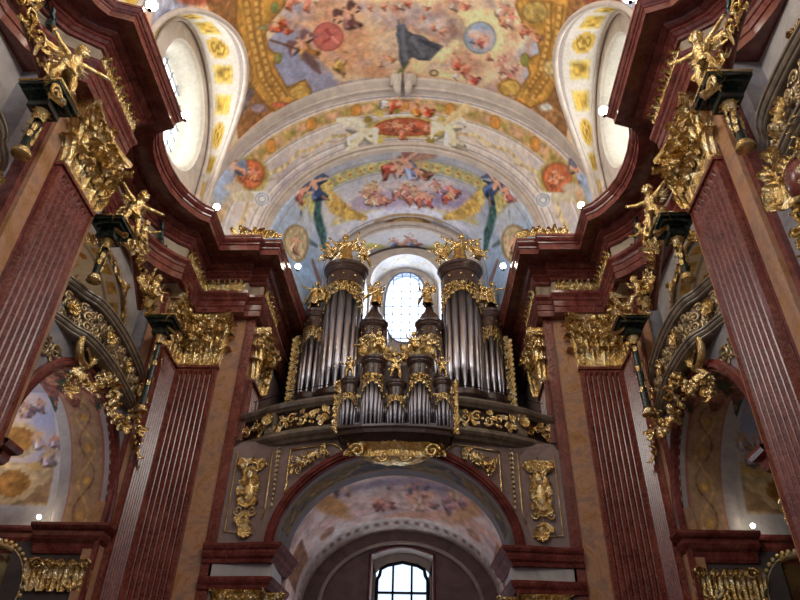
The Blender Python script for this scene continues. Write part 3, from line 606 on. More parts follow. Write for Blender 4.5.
def pilaster(name, o, u, n, w, z0, zc, h, label, group, nfl=8, hn=3, backing=None, mt='red', proj=.13):
    e = empty(name, (o[0], o[1], z0), label, 'pilaster', group)
    o0 = (o[0], o[1], 0); place(flutes(w, z0, zc, nfl, proj), o0, u, n).build('shaft', mt, e)
    c = place(capital(w*.96, h, hn), (o[0], o[1], zc+.03), u, n).build('capital', 'gold', e)
    for m in cap_volutes(w*.96, h): place(m, (o[0], o[1], zc+.03), u, n).build('volute', 'gold', c)
    place(cap_abacus(w*.96, h), (o[0], o[1], zc+.03), u, n).build('abacus', 'gold', c)
    return e

ZCAP, HCAP = 11.47, 1.78
def X_(s, p): return (s*p[0], p[1], p[2])
# ------------------------------------------------------------------ entablature plans (|x|, y)
far = [((5.3, 9.43), (6.2, 9.43)), ((5.3, 10.95), (6.2, 10.45)), ((5.82, 11.1), (6.45, 10.62)), ((5.95, 11.3), (6.8, 10.85)), ((6.05, 11.65), (7.1, 11.3)), ((6.1, 12.1), (7.28, 11.9)), ((6.1, 12.6), (7.32, 12.6)), ((6.03, 13.1), (7.25, 13.25)),
       ((5.9, 13.5), (7.05, 13.85)), ((5.72, 13.82), (6.8, 14.4)), ((5.55, 14.05), (6.45, 14.85)), ((5.33, 14.2), (6.2, 15.05)), ((5.33, 15.36), (6.2, 16.7)), ((4.17, 15.36), (4.75, 16.7)), ((4.17, 15.58), (4.75, 16.92)), ((3.6, 15.58), (4.3, 16.92)), ((3.5, 18.3), (4.3, 19.3)), ((3.3, 22.2), (4.3, 22.2))]
near = [((c[0], mirY(c[1])), (f[0], mirY(f[1]))) for c, f in far[1:13]][::-1][1:]
near = [((5.3, 3.0), (6.2, 3.0))]+near
PLAN = near+far
ARCH = [(0, 13.22), (.06, 13.22), (.06, 13.42), (.085, 13.44), (.085, 13.62), (.11, 13.64), (.13, 13.72), (.19, 13.80), (.2, 13.82), (.2, 13.9), (.1, 13.93), (0, 13.94)]
CORN = [(0, 14.40), (.07, 14.42), (.09, 14.46), (.09, 14.5), (.13, 14.52), (.19, 14.58), (.23, 14.60), (.23, 14.66), (.30, 14.68), (.38, 14.73), (.40, 14.75), (.40, 14.84), (.47, 14.86), (.50, 14.86), (.84, 14.80), (.85, 14.79), (.85, 14.98), (.88, 15.0), (.89, 15.04), (.93, 15.07), (.97, 15.13), (.98, 15.17), (1.0, 15.17), (1.0, 15.24), (0, 15.26)]
def ent_sweep(prof, plan, s):
    mb = MB()
    for (t0, z0), (t1, z1) in zip(prof[:-1], prof[1:]):
        rows = []
        for t, z in ((t0, z0), (t1, z1)): rows.append([(s*(f[0]+(c[0]-f[0])*t), f[1]+(c[1]-f[1])*t, z) for c, f in plan])
        mb.grid(rows if s > 0 else rows[::-1])
    return mb
for s in (-1, 1):
    mb = MB(); mb.grid([[(s*f[0], f[1], 13.23) for c, f in PLAN], [(s*(9.6 if f[0] > 4.8 else 5.2), f[1], 13.23) for c, f in PLAN]]); struct(mb.build('trim_5', 'dred')); struct(ent_sweep(ARCH, PLAN, s).build('trim_5', 'dred')); struct(ent_sweep(CORN, PLAN, s).build('trim_6', 'dred'))
    struct(ent_sweep([(0, 13.9), (0, 14.45)], PLAN, s).build('wall_'+SIDE[s], 'buff'))
    mb = MB(); rows = [[(s*f[0], f[1], 15.25) for c, f in PLAN], [(s*7.6, f[1], 15.25) for c, f in PLAN]]; mb.grid(rows); struct(mb.build('trim_6', 'dred'))
    # gilt consoles of the frieze
    def frieze_run(p, q, cnt):
        mb = MB(); p, q = Vector(p), Vector(q); d = (q-p); L = d.length; u = d.normalized(); n = Vector((-u.y, u.x, 0)); 
        if n.dot(Vector((0-p.x, 8-p.y, 0))) < 0: n = -n
        for i in range(cnt):
            o = p+d*((i+.5)/cnt); k = len(mb.v); w_ = L/cnt
            mb.leaf((0, .03, .02), (0, 0, 1), (0, 1, 0), (1, 0, 0), .5, w_*.72, .35, 6); mb.spiral((0, .10, .44), (0, 1, 0), (0, 0, 1), .07, 1.3, .5, 12, 5); mb.ball((w_*.5, .04, .12), (.04, .04, .07), 6, 4); mb.ball((w_*.5, .05, .34), .045, 6, 4)
            mb.tube([(-w_*.3, .03, .05), (-w_*.32, .08, .3), (-w_*.2, .12, .46)], .02, 4); mb.tube([(w_*.3, .03, .05), (w_*.32, .08, .3), (w_*.2, .12, .46)], .02, 4)
            mb.leaf((0, .02, .2), (1, 0, .1), (0, 1, 0), (0, 0, 1), w_*.6, .16, .5, 5); mb.leaf((0, .02, .2), (-1, 0, .1), (0, 1, 0), (0, 0, 1), w_*.6, .16, .5, 5)
            mb.grid([[(-w_/2, .015, 0), (w_/2, .015, 0)], [(-w_/2, .015, .5), (w_/2, .015, .5)]])
            lay(mb, (o.x, o.y, 13.92), u, (0, 0, 1), n, k)
        return mb
    sd = SIDE[s]
    runs = [((6.2, 8.5), (6.2, 10.4), 8, 'the near pier'), ((6.2, 15.1), (6.2, 16.65), 7, 'the side of the corner pier'), ((6.12, 16.7), (4.85, 16.7), 7, 'the front of the corner pier'), ((4.3, 17.0), (4.3, 18.9), 7, 'the organ bay reveal')]
    for a, b, c, w_ in runs:
        mb = frieze_run((s*a[0], a[1], 0), (s*b[0], b[1], 0), c)
        tag(mb.build('frieze_ornament', 'gold'), 'gilded acanthus console row in the frieze on %s, %s' % (w_, sd), 'ornament', 'gilded frieze ornaments')
    mb = MB(); mb.box((4.4, 0, 0), (4.7, 0, 0))
    # panel frame of the plain frieze block
    mb = MB(); mb.tube([(s*4.4, 16.9, 14.0), (s*4.68, 16.9, 14.0), (s*4.68, 16.9, 14.36), (s*4.4, 16.9, 14.36), (s*4.4, 16.9, 14.0)], .02, 4); struct(mb.build('trim_7', 'ochre'))
    # dark leaves on the curved frieze panels, each its own
    for yc, w_ in ((bays[0], 'far'), (bays[1], 'near')):
        mb = MB(); y0 = 14.2 if w_ == 'far' else mirY(11.2)
        xf = 6.75 if w_ == 'far' else 6.95
        for k in range(7):
            d = Vector((0, .6*math.cos(k*.9), -1+.25*k)).normalized(); mb.leaf((s*(xf-.05), y0, 14.38), d, (-s, 0, 0), (0, 1, .3), .55, .16, .25, 6)
        tag(mb.build('leaf_spray', 'leafy'), 'dark green leaf spray hanging on the pale curved frieze of the %s %s bay' % (w_, sd), 'ornament', 'leaf sprays on the frieze')

# ------------------------------------------------------------------ piers and walls
for s in (-1, 1):
    sd = SIDE[s]
    def BX(name, m, a, b):
        mb = MB(); x0, x1 = sorted((s*a[0], s*b[0])); mb.box((x0, a[1], a[2]), (x1, b[1], b[2])); return struct(mb.build(name, m))
    BX('wall_'+sd, 'dred', (6.485, 8.92, 0), (6.6, 10.5, 13.2))
    for yq in (0,):
        BX('wall_'+sd, 'ochre', (6.5, 8.54, 0), (6.85, 10.75, 13.3)); BX('wall_'+sd, 'stucco', (6.86, 8.1, 0), (8.6, 10.78, 13.3)); BX('wall_'+sd, 'dred', (6.6, 8.40, 0), (6.9, 8.56, 13.3)); BX('wall_'+sd, 'dred', (6.6, 10.7, 0), (6.69, 10.84, 13.3))
        BX('wall_'+sd, 'ochre', (6.62, 15.45, 0), (6.95, 17.2, 13.3)); BX('wall_'+sd, 'stucco', (6.9, 15.62, 9.2), (8.6, 17.2, 13.3)); BX('wall_'+sd, 'ochre', (4.66, 17.06, 0), (8.4, 17.5, 13.3)); BX('wall_'+sd, 'red', (4.40, 17.02, 0), (4.68, 17.45, 13.3))
        BX('wall_'+sd, 'dred', (6.6, 15.38, 0), (6.69, 15.5, 13.3))
        BX('wall_'+sd, 'mauve', (4.44, 17.4, 0), (4.9, 22.5, 15.2)); BX('wall_'+sd, 'dark', (3.2, 21.9, 9.9), (4.5, 22.5, 20)); BX('wall_'+sd, 'buff', (6.3, 15.2, 13.2), (6.9, 17.3, 14.5))
        BX('wall_'+sd, 'stucco', (6.5, 2.0, 0), (6.9, 3.0, 14))
    # lower side walls with the chapel arches, upper walls with the oratory openings
    for bi, yc in enumerate((13.1, mirY(13.1)+.25)):
        ctr = 13.15 if bi == 0 else mirY(13.1)
        y0, y1 = (10.75, 15.6) if bi == 0 else (mirY(15.6), 8.46)
        a_ = 2.36
        inn = arch_loop((y0+y1)/2, a_, 2.5, 6.4, 0); out = rect_loop(y0, y1, 0, 9.6, inn)
        struct(ring_wall('wall_'+sd, 'stucco', lambda u, z: (s*6.7, u, z), out, inn))
        # red moulding of the arch
        mb = MB(); ym = (y0+y1)/2
        for e0, x0, e1, x1 in ((.12, 6.70, .12, 6.64), (.12, 6.64, .06, 6.62), (.06, 6.62, .04, 6.56), (.04, 6.56, -.03, 6.56), (-.03, 6.56, -.05, 6.62), (-.05, 6.62, -.12, 6.62), (-.12, 6.62, -.13, 6.75)):
            mb.grid([[(s*x0, u, z) for u, z in arch_loop(ym, a_+e0+.1, 2.5+e0+.1, 6.4, 6.4)], [(s*x1, u, z) for u, z in arch_loop(ym, a_+e1+.1, 2.5+e1+.1, 6.4, 6.4)]])
        struct(mb.build('trim_8', 'dred'))
        # painted intrados
        rows = np.array([[(s*x, u, z) for u, z in arch_loop(ym, a_-.03, 2.47, 6.4, 5.9, 150)] for x in np.linspace(6.72, 7.95, 40)])
        L_ = np.linspace(0, 1, rows.shape[1])*(PI*2.4+1)
        ci = Canvas(rows, np.stack(np.meshgrid(L_, np.linspace(0, 1.6, 40)), -1)); ci.base([(0, (168, 158, 156)), (1, (196, 186, 178))], 1, 3)
        u, v = ci.uv[:, 0], ci.uv[:, 1]
        pan = (v > .26) & (v < 1.2); ci.mix(pan.astype(float), (176, 140, 108), 1, .15); ci.mix(((v > .2) & (v < .26) | (v > 1.2) & (v < 1.26)).astype(float), (170, 110, 96), 1)
        sw = np.abs(v-.73-.24*np.sin(u*3.6)) < .035; ci.mix(sw.astype(float), (206, 164, 104), 1, .3); ci.mix((np.abs(v-.73+.24*np.sin(u*3.6+.6)) < .03).astype(float), (136, 96, 66), .8, .3)
        ci.mix((np.hypot((u % .87)-.43, v-.73) < .13).astype(float), (196, 150, 84), 1, .3)
        # figure painting near the crown
        cr_ = (np.abs(u-L_.max()/2) < .9+.3*np.sin(v*9)); ci.mix(cr_.astype(float)*.9, (128, 72, 60), .9, .7); ci.mix((cr_ & (fbm(ci.uv, 3.0, 5) > .56)).astype(float), (60, 84, 62), .9, .3); ci.mix((cr_ & (fbm(ci.uv, 3.5, 9) > .6)).astype(float), (196, 140, 110), .9, .3)
        struct(ci.build('wall_'+sd))
        # chapel room beyond: vault, end wall, jamb walls
        yr = 2.62
        rows = np.array([[(s*x, u, z) for u, z in arch_loop(ym, yr, 3.1, 6.4, 6.3, 160)] for x in np.linspace(7.97, 12.0, 70)])
        L_ = np.linspace(0, 1, rows.shape[1])*(PI*2.85)
        cv2 = Canvas(rows, np.stack(np.meshgrid(L_, np.linspace(0, 3.4, 70)), -1)); cv2.base([(0, (150, 158, 190)), (.35, (172, 170, 190)), (.55, (206, 184, 170)), (.75, (214, 178, 160)), (1, (186, 150, 140))], .6, 5+bi)
        u, v = cv2.uv[:, 0], cv2.uv[:, 1]; lo = np.minimum(u, L_.max()-u)
        cv2.mix((lo < 1.75-.3*np.sin(v*1.6)).astype(float), (196, 166, 124), 1, .3); cv2.mix(((lo < 1.7-.3*np.sin(v*1.6)) & (fbm(cv2.uv, 2.2, 4) > .55)).astype(float), (150, 116, 84), .8, .3); cv2.mix(((lo > 1.55-.3*np.sin(v*1.6)) & (lo < 1.72-.3*np.sin(v*1.6))).astype(float), (216, 176, 110), 1, .2)
        cv2.mix((lo < .55).astype(float), (196, 190, 188), 1, .1); cv2.mix((v < .28).astype(float), (206, 198, 192), 1, .05)
        for uc in (1.0, 2.0, L_.max()-1, L_.max()-2):
            r = np.hypot(u-uc, (v-1.1)*.8); cv2.mix((r < .42).astype(float), (206, 176, 130), 1, .3); cv2.mix((r < .3).astype(float), (170, 120, 60), 1, .4)
        if bi == 0: cv2.crowd(30 if s < 0 else 770, 405, 20, 10, 6, 12, [(176, 110, 96), (190, 150, 130), (120, 100, 110)], 80); cv2.crowd(45 if s < 0 else 750, 440, 12, 20, 4, 16, [(186, 160, 160), (160, 140, 150)], 81)
        struct(cv2.build('wall_'+sd))
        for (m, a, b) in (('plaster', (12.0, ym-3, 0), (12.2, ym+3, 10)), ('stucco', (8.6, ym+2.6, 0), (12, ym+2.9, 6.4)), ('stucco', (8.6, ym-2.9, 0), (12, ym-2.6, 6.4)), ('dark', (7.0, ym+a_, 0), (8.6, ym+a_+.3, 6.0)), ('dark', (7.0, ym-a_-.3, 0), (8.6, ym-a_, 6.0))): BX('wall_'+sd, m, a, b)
        # impost cornices on the jambs and along the chapel wall
        for sg in (-1, 1):
            yj = ym+sg*a_
            mb = MB(); prof = [(.0, 5.72), (.05, 5.74), (.08, 5.8), (.1, 5.95), (.18, 6.02), (.22, 6.1), (.22, 6.2), (.30, 6.24), (.34, 6.3), (.34, 6.36), (0, 6.4)]
            rows = [[(s*(6.72-o_), yj+sg*.2, z), (s*(6.72-o_), yj-sg*o_, z), (s*(8.1+o_*.3), yj-sg*o_, z), (s*(8.1+o_*.3), yj+sg*(.14-o_*.6), z), (s*12, yj+sg*(.14-o_*.6), z)] for o_, z in prof]
            mb.grid(rows if s*sg > 0 else rows[::-1]); mb.add([r_ for r_ in rows[-1]]+[(s*12, yj+sg*.4, 6.4), (s*6.9, yj+sg*.4, 6.4)], [tuple(range(7))]); struct(mb.build('trim_9', 'dred'))
            mb = MB(); n = 0
            for q in range(2): scrollwork(mb, 1.2, .62, 11+q+bi, .045)
            for k in range(6): mb.leaf((-.6+k*.24, .02, -.36), (0, 0, 1), (0, 1, 0), (1, 0, 0), .6, .24, .35, 6); mb.leaf((-.48+k*.24, .04, -.1), (0, 0, 1), (0, 1, 0), (1, 0, 0), .45, .2, .35, 6)
            for sx in (-1, 1): mb.spiral((sx*.55, .12, .2), (sx, .3, 0), (0, 0, 1), .13, 1.5, .3)
            lay(mb, (s*7.3, yj-sg*.06, 5.28), (s, 0, 0), (0, 0, 1), (0, -sg, 0))
            tag(mb.build('impost_capital', 'gold'), 'low gilded capital under the chapel impost, %s end of the %s %s bay' % ('organ' if sg > 0 else 'camera', ('far', 'near')[bi], sd), 'capital', 'gilded chapel capitals')
        # upper wall with oratory opening
        if bi == 0: ya, yb = 10.7, 15.5
        else: ya, yb = mirY(15.5), 8.2
        yu = (ya+yb)/2
        inn = arch_loop(yu, 1.75, 1.5, 11.0, 9.6); out = rect_loop(ya, yb, 9.6, 13.3, inn)
        struct(ring_wall('wall_'+sd, 'pale', lambda u, z: (s*7.35, u, z), out, inn))
        rows = np.array([[(s*x, u, z) for u, z in arch_loop(yu, 1.72+k, 1.47+k, 11.0, 9.4, 120)] for x, k in ((7.35, 0), (7.6, 0), (7.62, .3), (8.2, .3), (8.8, .3), (8.82, .12), (9.1, .12))])
        # finer rows for painting
        xs = np.linspace(7.35, 9.4, 40); rows = np.array([[(s*x, u, z) for u, z in arch_loop(yu, 1.72+min(.35, (x-7.35)*.35), 1.47+min(.35, (x-7.35)*.35), 11.0, 9.4, 120)] for x in xs]); L_ = np.linspace(0, 7.5, rows.shape[1])
        cu = Canvas(rows, np.stack(np.meshgrid(L_, np.linspace(0, 2.05, 40)), -1)); cu.base([(0, (206, 196, 184)), (1, (224, 214, 200))], .8, 7); u, v = cu.uv[:, 0], cu.uv[:, 1]
        cu.mix(((v > .45) & (v < .55)).astype(float), (150, 140, 136), .8); cu.mix(((v > .1) & (v < .4) & (np.abs(((u % .8)-.4)) < .24)).astype(float), (196, 160, 90), .9, .4)
        rr = np.hypot((u % .9)-.45, v-.85); cu.mix((rr < .16).astype(float), (190, 130, 60), 1, .3); cu.mix(((v > 1.1) & (fbm(cu.uv, 2.5, 3) > .5)).astype(float), (206, 166, 96), .8, .3); cu.mix(((v > 1.1) & (fbm(cu.uv, 2.8, 13) > .6)).astype(float), (170, 110, 100), .8, .3)
        struct(cu.build('wall_'+sd))
        rows = np.array([[(s*9.4, y, z) for y in np.linspace(yu-2.2, yu+2.2, 60)] for z in np.linspace(9.0, 13, 50)]); g_ = np.stack(np.meshgrid(np.linspace(0, 4.4, 60), np.linspace(0, 4, 50)), -1)
        cw_ = Canvas(rows, g_); cw_.base([(0, (190, 170, 150)), (.5, (214, 196, 160)), (1, (200, 150, 120))], 1.2, 11); f_ = fbm(cw_.uv, 2.5, 8); cw_.mix((f_ > .55).astype(float), (206, 168, 90), .8, .3); struct(cw_.build('wall_'+sd))
        BX('wall_'+sd, 'stucco', (6.72, ya, 9.2), (9.5, yb, 9.45))

# ------------------------------------------------------------------ fluted pilasters
for s in (-1, 1):
    sd = SIDE[s]; g = 'fluted red marble pilasters'
    pilaster('fluted_pilaster', (s*6.48, 9.71), (0, 1, 0), (-s, 0, 0), 1.46, 0, ZCAP, HCAP, 'nearest tall fluted red marble pilaster on the %s edge of the nave, gilded capital above' % sd, g, 7, 3)
    pilaster('fluted_pilaster', (s*6.6, 16.38), (0, 1, 0), (-s, 0, 0), 1.16, 0, ZCAP, HCAP, 'fluted red marble pilaster facing the nave in the far %s corner, gilded capital' % sd, g, 7, 3)
    pilaster('fluted_pilaster', (s*5.88, 17.05), (1, 0, 0), (0, -1, 0), 1.24, 0, ZCAP, HCAP, 'fluted red marble pilaster facing the camera just %s of the organ bay, gilded capital' % sd, g, 7, 3)
    e = pilaster('fluted_pilaster', (s*4.43, 18.0), (0, 1, 0), (-s, 0, 0), 1.1, 9.4, ZCAP-.15, HCAP, 'dark pilaster with gilded capital on the %s reveal beside the organ' % sd, g, 5, 2)

# ================================================================== FIGURES (gilded carved putti and angels)
def remeshed(mb, voxel):
    me = bpy.data.meshes.new('tmp'); me.from_pydata(mb.v, [], mb.f); me.update()
    o = bpy.data.objects.new('tmp', me); C.objects.link(o); md = o.modifiers.new('r', 'REMESH'); md.mode = 'VOXEL'; md.voxel_size = voxel; md.use_smooth_shade = True
    sm = o.modifiers.new('s', 'SMOOTH'); sm.iterations = 1; sm.factor = .5
    dg = bpy.context.evaluated_depsgraph_get(); ev = o.evaluated_get(dg); m2 = bpy.data.meshes.new_from_object(ev)
    bpy.data.objects.remove(o); bpy.data.meshes.remove(me)
    for p in m2.polygons: p.use_smooth = True
    return m2
def limb(mb, a, b, c, r):
    a, b, c = Vector(a), Vector(b), Vector(c); ab = (a+b)/2; bc = (b+c)/2
    mb.tube([a, ab, b, bc, c], [r[0], r[1]*1.05, r[1], r[1]*.92, r[2]], 8); mb.ball(b, r[1], 8, 6); mb.ball(a, r[0], 8, 6); mb.ball(c, r[2], 8, 6)
POSES = {  # arm (upper, fore) and leg (thigh, shin) directions for each side; lean, head turn
 'raise':   dict(a=[((-.9, .2, .5), (-.2, .2, 1)), ((.9, .3, -.3), (.6, .7, .2))], l=[((-.25, .1, -1), (-.05, -.2, -1)), ((.35, .45, -.9), (.1, -.35, -1))], lean=(.05, .02)),
 'spread':  dict(a=[((-1, .1, .25), (-1, .3, .1)), ((1, .1, .35), (.9, .2, .5))], l=[((-.3, .2, -1), (-.2, -.1, -1)), ((.3, .0, -1), (.25, -.4, -1))], lean=(-.04, .03)),
 'sit':     dict(a=[((-.6, .3, -.8), (-.2, .9, -.1)), ((.8, .2, .4), (.2, .3, .9))], l=[((-.4, 1, -.15), (-.1, .1, -1)), ((.5, .9, -.3), (.3, .2, -1))], lean=(.03, .08)),
 'kneel':   dict(a=[((-.5, .6, -.5), (.3, .9, .2)), ((.5, .7, -.4), (-.2, .9, .3))], l=[((-.3, .9, -.5), (0, -.5, -.9)), ((.3, .2, -1), (.1, -.9, -.4))], lean=(0, .1)),
 'fly':     dict(a=[((-.9, .4, .4), (-.6, .6, .5)), ((.8, .5, -.4), (.5, .9, -.1))], l=[((-.5, .1, -.9), (-.6, -.4, -.7)), ((.1, .5, -.9), (-.1, -.6, -.8))], lean=(.1, .12)),
 'trumpet': dict(a=[((-.6, .6, .1), (.3, .9, .4)), ((.7, .6, .2), (-.2, .9, .5))], l=[((-.2, .1, -1), (0, -.1, -1)), ((.3, .3, -1), (.1, -.3, -1))], lean=(0, .02)),
}
def figure_parts(pose, child=True):
    P_ = POSES[pose]; lx, ly = P_['lean']; k = 1.25 if child else 1.0; hr = .105 if child else .078
    pel = Vector((0, 0, .47)); ch = Vector((lx*.6, ly*.6, .66)); nk = Vector((lx, ly, .79)); hd = Vector((lx*1.3, ly+.03, .885 if not child else .9))
    mb = MB(); mb.tube([pel-Vector((0, 0, .04)), pel, pel.lerp(ch, .5), ch, nk-Vector((0, 0, .03)), nk], [.085*k, .10*k, .082*k, .105*k, .07*k, .035*k], 10)
    mb.ball(pel, (.105*k, .085*k, .08*k)); mb.ball(ch, (.12*k, .08*k, .09*k)); mb.tube([nk, hd], .036*k, 8)
    mb.ball(hd, (hr*.85, hr*.95, hr*1.12), 12, 10); mb.ball(hd+Vector((0, hr*.3, -hr*.55)), (hr*.55, hr*.6, hr*.5)); mb.ball(hd+Vector((0, hr*1.0, -.1*hr)), (hr*.16, hr*.22, hr*.26), 6, 5)
    for sg in (-1, 1): mb.ball(hd+Vector((sg*hr*.86, 0, 0)), (hr*.16, hr*.2, hr*.3), 6, 5); mb.ball(hd+Vector((sg*hr*.4, hr*.62, -hr*.3)), hr*.34, 6, 5)
    hands = []
    for i, sg in enumerate((-1, 1)):
        u_, f_ = [Vector(q).normalized() for q in P_['a'][i]]; sh = ch+Vector((sg*.12*k*.95, 0, .07)); el = sh+u_*.165; wr = el+f_*.15
        limb(mb, sh, el, wr, (.044*k, .034*k, .022*k)); pm = wr+f_*.035; mb.ball(pm, (.03*k, .028*k, .034*k), 8, 6); hands.append((pm, f_, sg))
        t_, s_ = [Vector(q).normalized() for q in P_['l'][i]]; hp = pel+Vector((sg*.06*k, 0, -.02)); kn = hp+t_*.215; an = kn+s_*.2
        limb(mb, hp, kn, an, (.075*k, .052*k, .028*k)); mb.ball(kn.lerp(an, .35), .045*k); fw = Vector((sg*.2, 1, -.35)).normalized(); mb.tube([an, an+fw*.05, an+fw*.1], [.03*k, .03*k, .016*k], 8)
    body = remeshed(mb, .0135)
    fg = MB()
    for pm, f_, sg in hands:
        sd_ = f_.cross(Vector((0, 0, 1))); sd_ = sd_.normalized() if sd_.length > .1 else Vector((1, 0, 0)); nn = f_.cross(sd_)
        for q, L in ((-1.5, .038), (-.5, .046), (.5, .043), (1.5, .033)):
            b0 = pm+sd_*q*.013+f_*.02; b1 = b0+f_*L*.6; fg.tube([b0, b1, b1+f_*L*.4+nn*L*.35], [.008, .0075, .005], 5)
        b0 = pm-sd_*.02; fg.tube([b0, b0-sd_*.018+f_*.02, b0-sd_*.016+f_*.045], [.009, .008, .006], 5)
    hair = MB(); q = random.Random(3)
    for _ in range(26):
        d = Vector((q.uniform(-1, 1), q.uniform(-1, .45), q.uniform(-.1, 1))).normalized(); hair.ball(hd+Vector((d.x*hr*.85, d.y*hr*.92, d.z*hr*1.08)), hr*.27, 6, 4)
    dr = MB(); n = 26; rows = []
    if child:
        for t in np.linspace(0, 1, 7): rows.append([(pel.x+(.115*k+.02*math.sin(a*5+t*4))*math.cos(a), pel.y+(.10*k+.02*math.sin(a*4))*math.sin(a), .49+.06*math.cos(a)-t*.11) for a in np.linspace(0, 2*PI, n)])
        dr.grid(rows, True); dr.tube([(.12, -.02, .5), (.2, -.08, .46), (.26, -.04, .36), (.22, .0, .25)], [.02, .04, .045, .01], 6, flat=.4)
        dr.tube([(-.1, -.05, .52), (0, -.1, .62), (.11, -.04, .74)], [.03, .03, .02], 6, flat=.5)
    else:
        for t in np.linspace(0, 1, 12): rows.append([(lx*.3*(1-t)+(.115+.06*t+.03*math.sin(a*7+t*3)*t)*math.cos(a), .03*t+(.095+.05*t+.03*math.sin(a*6)*t)*math.sin(a), .60+.03*math.cos(a)-t*.47) for a in np.linspace(0, 2*PI, 40)])
        dr.grid(rows, True); dr.tube([(-.13, .04, .78), (-.05, .13, .66), (.08, .12, .56), (.2, .02, .5), (.34, -.1, .42), (.4, -.12, .3)], [.03, .04, .05, .05, .06, .02], 8, flat=.45)
    wings = []
    for sg in (-1, 1):
        wb = MB(); o_ = ch+Vector((sg*.05, -.09, .05))
        for i in range(7):
            a = 1.15-i*.33; L = .36-.03*i; d = Vector((sg*math.cos(a), -.25, math.sin(a))); wb.tube([o_, o_+d*L*.5+Vector((0, 0, -.02)), o_+d*L], [.022, .032, .008], 5, flat=.35)
        wb.tube([o_, o_+Vector((sg*.12, -.04, .16)), o_+Vector((sg*.16, -.07, .32))], [.03, .03, .012], 6); wings.append(wb)
    tr = None
    if pose == 'trumpet': tr = MB(); h0 = hd+Vector((0, hr, -hr*.3)); tr.tube([h0, h0+Vector((.1, .22, .12)), h0+Vector((.16, .36, .2)), h0+Vector((.18, .42, .23))], [.008, .011, .03, .055], 8)
    return body, fg, hair, dr, wings, tr
PROTO = {}
def figure(name, loc, h, facing, label, group, pose='raise', child=True, wings=True, m='gold', tilt=0.0):
    key = (pose, child)
    if key not in PROTO:
        b, fg, hair, dr, wg, tr = figure_parts(pose, child)
        fm = bpy.data.meshes.new('b'); fm.from_pydata(fg.v, [], fg.f)
        import bmesh
        bm = bmesh.new(); bm.from_mesh(b); bm.from_mesh(fm)
        for f in bm.faces: f.smooth = True
        bm.to_mesh(b); bm.free(); b.materials.clear(); b.materials.append(MT['gold'])
        def me(x):
            q = bpy.data.meshes.new('m'); q.from_pydata(x.v, [], x.f); q.polygons.foreach_set('use_smooth', x.sm); q.materials.append(MT['gold']); return q
        PROTO[key] = (b, me(hair), me(dr), [me(x) for x in wg], me(tr) if tr else None)
    b, hair, dr, wg, tr = PROTO[key]
    e = empty(name, loc, label, 'statue', group); e.scale = (h, h, h); f = Vector(facing); e.rotation_euler = (tilt, 0, math.atan2(f.y, f.x)-PI/2)
    def pt(n_, q, par):
        o_ = bpy.data.objects.new(n_, q); C.objects.link(o_); o_.parent = par; return o_
    bo = pt('body', b, e); pt('hair', hair, bo); pt('drapery', dr, e)
    if wings:
        for q in wg: pt('wing', q, e)
    if tr: pt('trumpet', tr, e)
    return e

# ================================================================== BALCONIES OF THE SIDE BAYS
def on_x(px, py, x):
    d = ray(px, py); t = (x-CX)/d.x; return Vector((x, t*d.y, ZC+t*d.z))
def resample(pts, n):
    pts = [Vector(p) for p in pts]; L = [0]
    for a, b in zip(pts[:-1], pts[1:]): L.append(L[-1]+(b-a).length)
    out = []
    for k in range(n):
        q = L[-1]*k/(n-1); i = max(j for j in range(len(L)) if L[j] <= q+1e-9); i = min(i, len(pts)-2); out.append(pts[i].lerp(pts[i+1], (q-L[i])/max(L[i+1]-L[i], 1e-9)))
    return out, L[-1]
def smooth(pts, it=2):
    pts = [Vector(p) for p in pts]
    for _ in range(it):
        q = [pts[0]]
        for a, b in zip(pts[:-1], pts[1:]): q += [a.lerp(b, .25), a.lerp(b, .75)]
        pts = q+[pts[-1]]
    return pts
def along(path, L):
    """map local (x along the path from -L/2, y outward, z up) onto a plan path"""
    n = len(path)
    def f(p):
        t = min(max((p.x/L+.5)*(n-1), 0), n-1.001); i = int(t); a, b = path[i], path[i+1]; c = a.lerp(b, t-i); d = (b-a); nn = Vector((-d.y, d.x)).normalized()
        if nn.x*c.x > 0: nn = -nn
        return Vector((c.x+nn.x*p.y, c.y+nn.y*p.y, p.z))
    return f
def rail(name, prof, path, m, parent):
    """prof: closed list of (outward, z)"""
    mb = MB(); L = 1.0; n = len(path); f = along(path, L); rows = [[f(Vector((-.5+k/(n-1)*.9999, o_, z))) for k in range(n)] for o_, z in prof]
    for a, b in zip(rows[:-1], rows[1:]): mb.grid([a, b], False)
    mb.add([r_[0] for r_ in rows], [tuple(range(len(rows)))]); mb.add([r_[-1] for r_ in rows], [tuple(range(len(rows)))])
    return mb.build(name, m, parent)
BP = [(6.95, 10.86), (6.78, 10.92), (6.66, 11.25), (6.56, 11.6), (6.4, 11.8), (6.32, 12.3), (6.32, 13.2), (6.4, 14.0), (6.5, 14.8), (6.62, 15.25), (6.9, 15.36)]
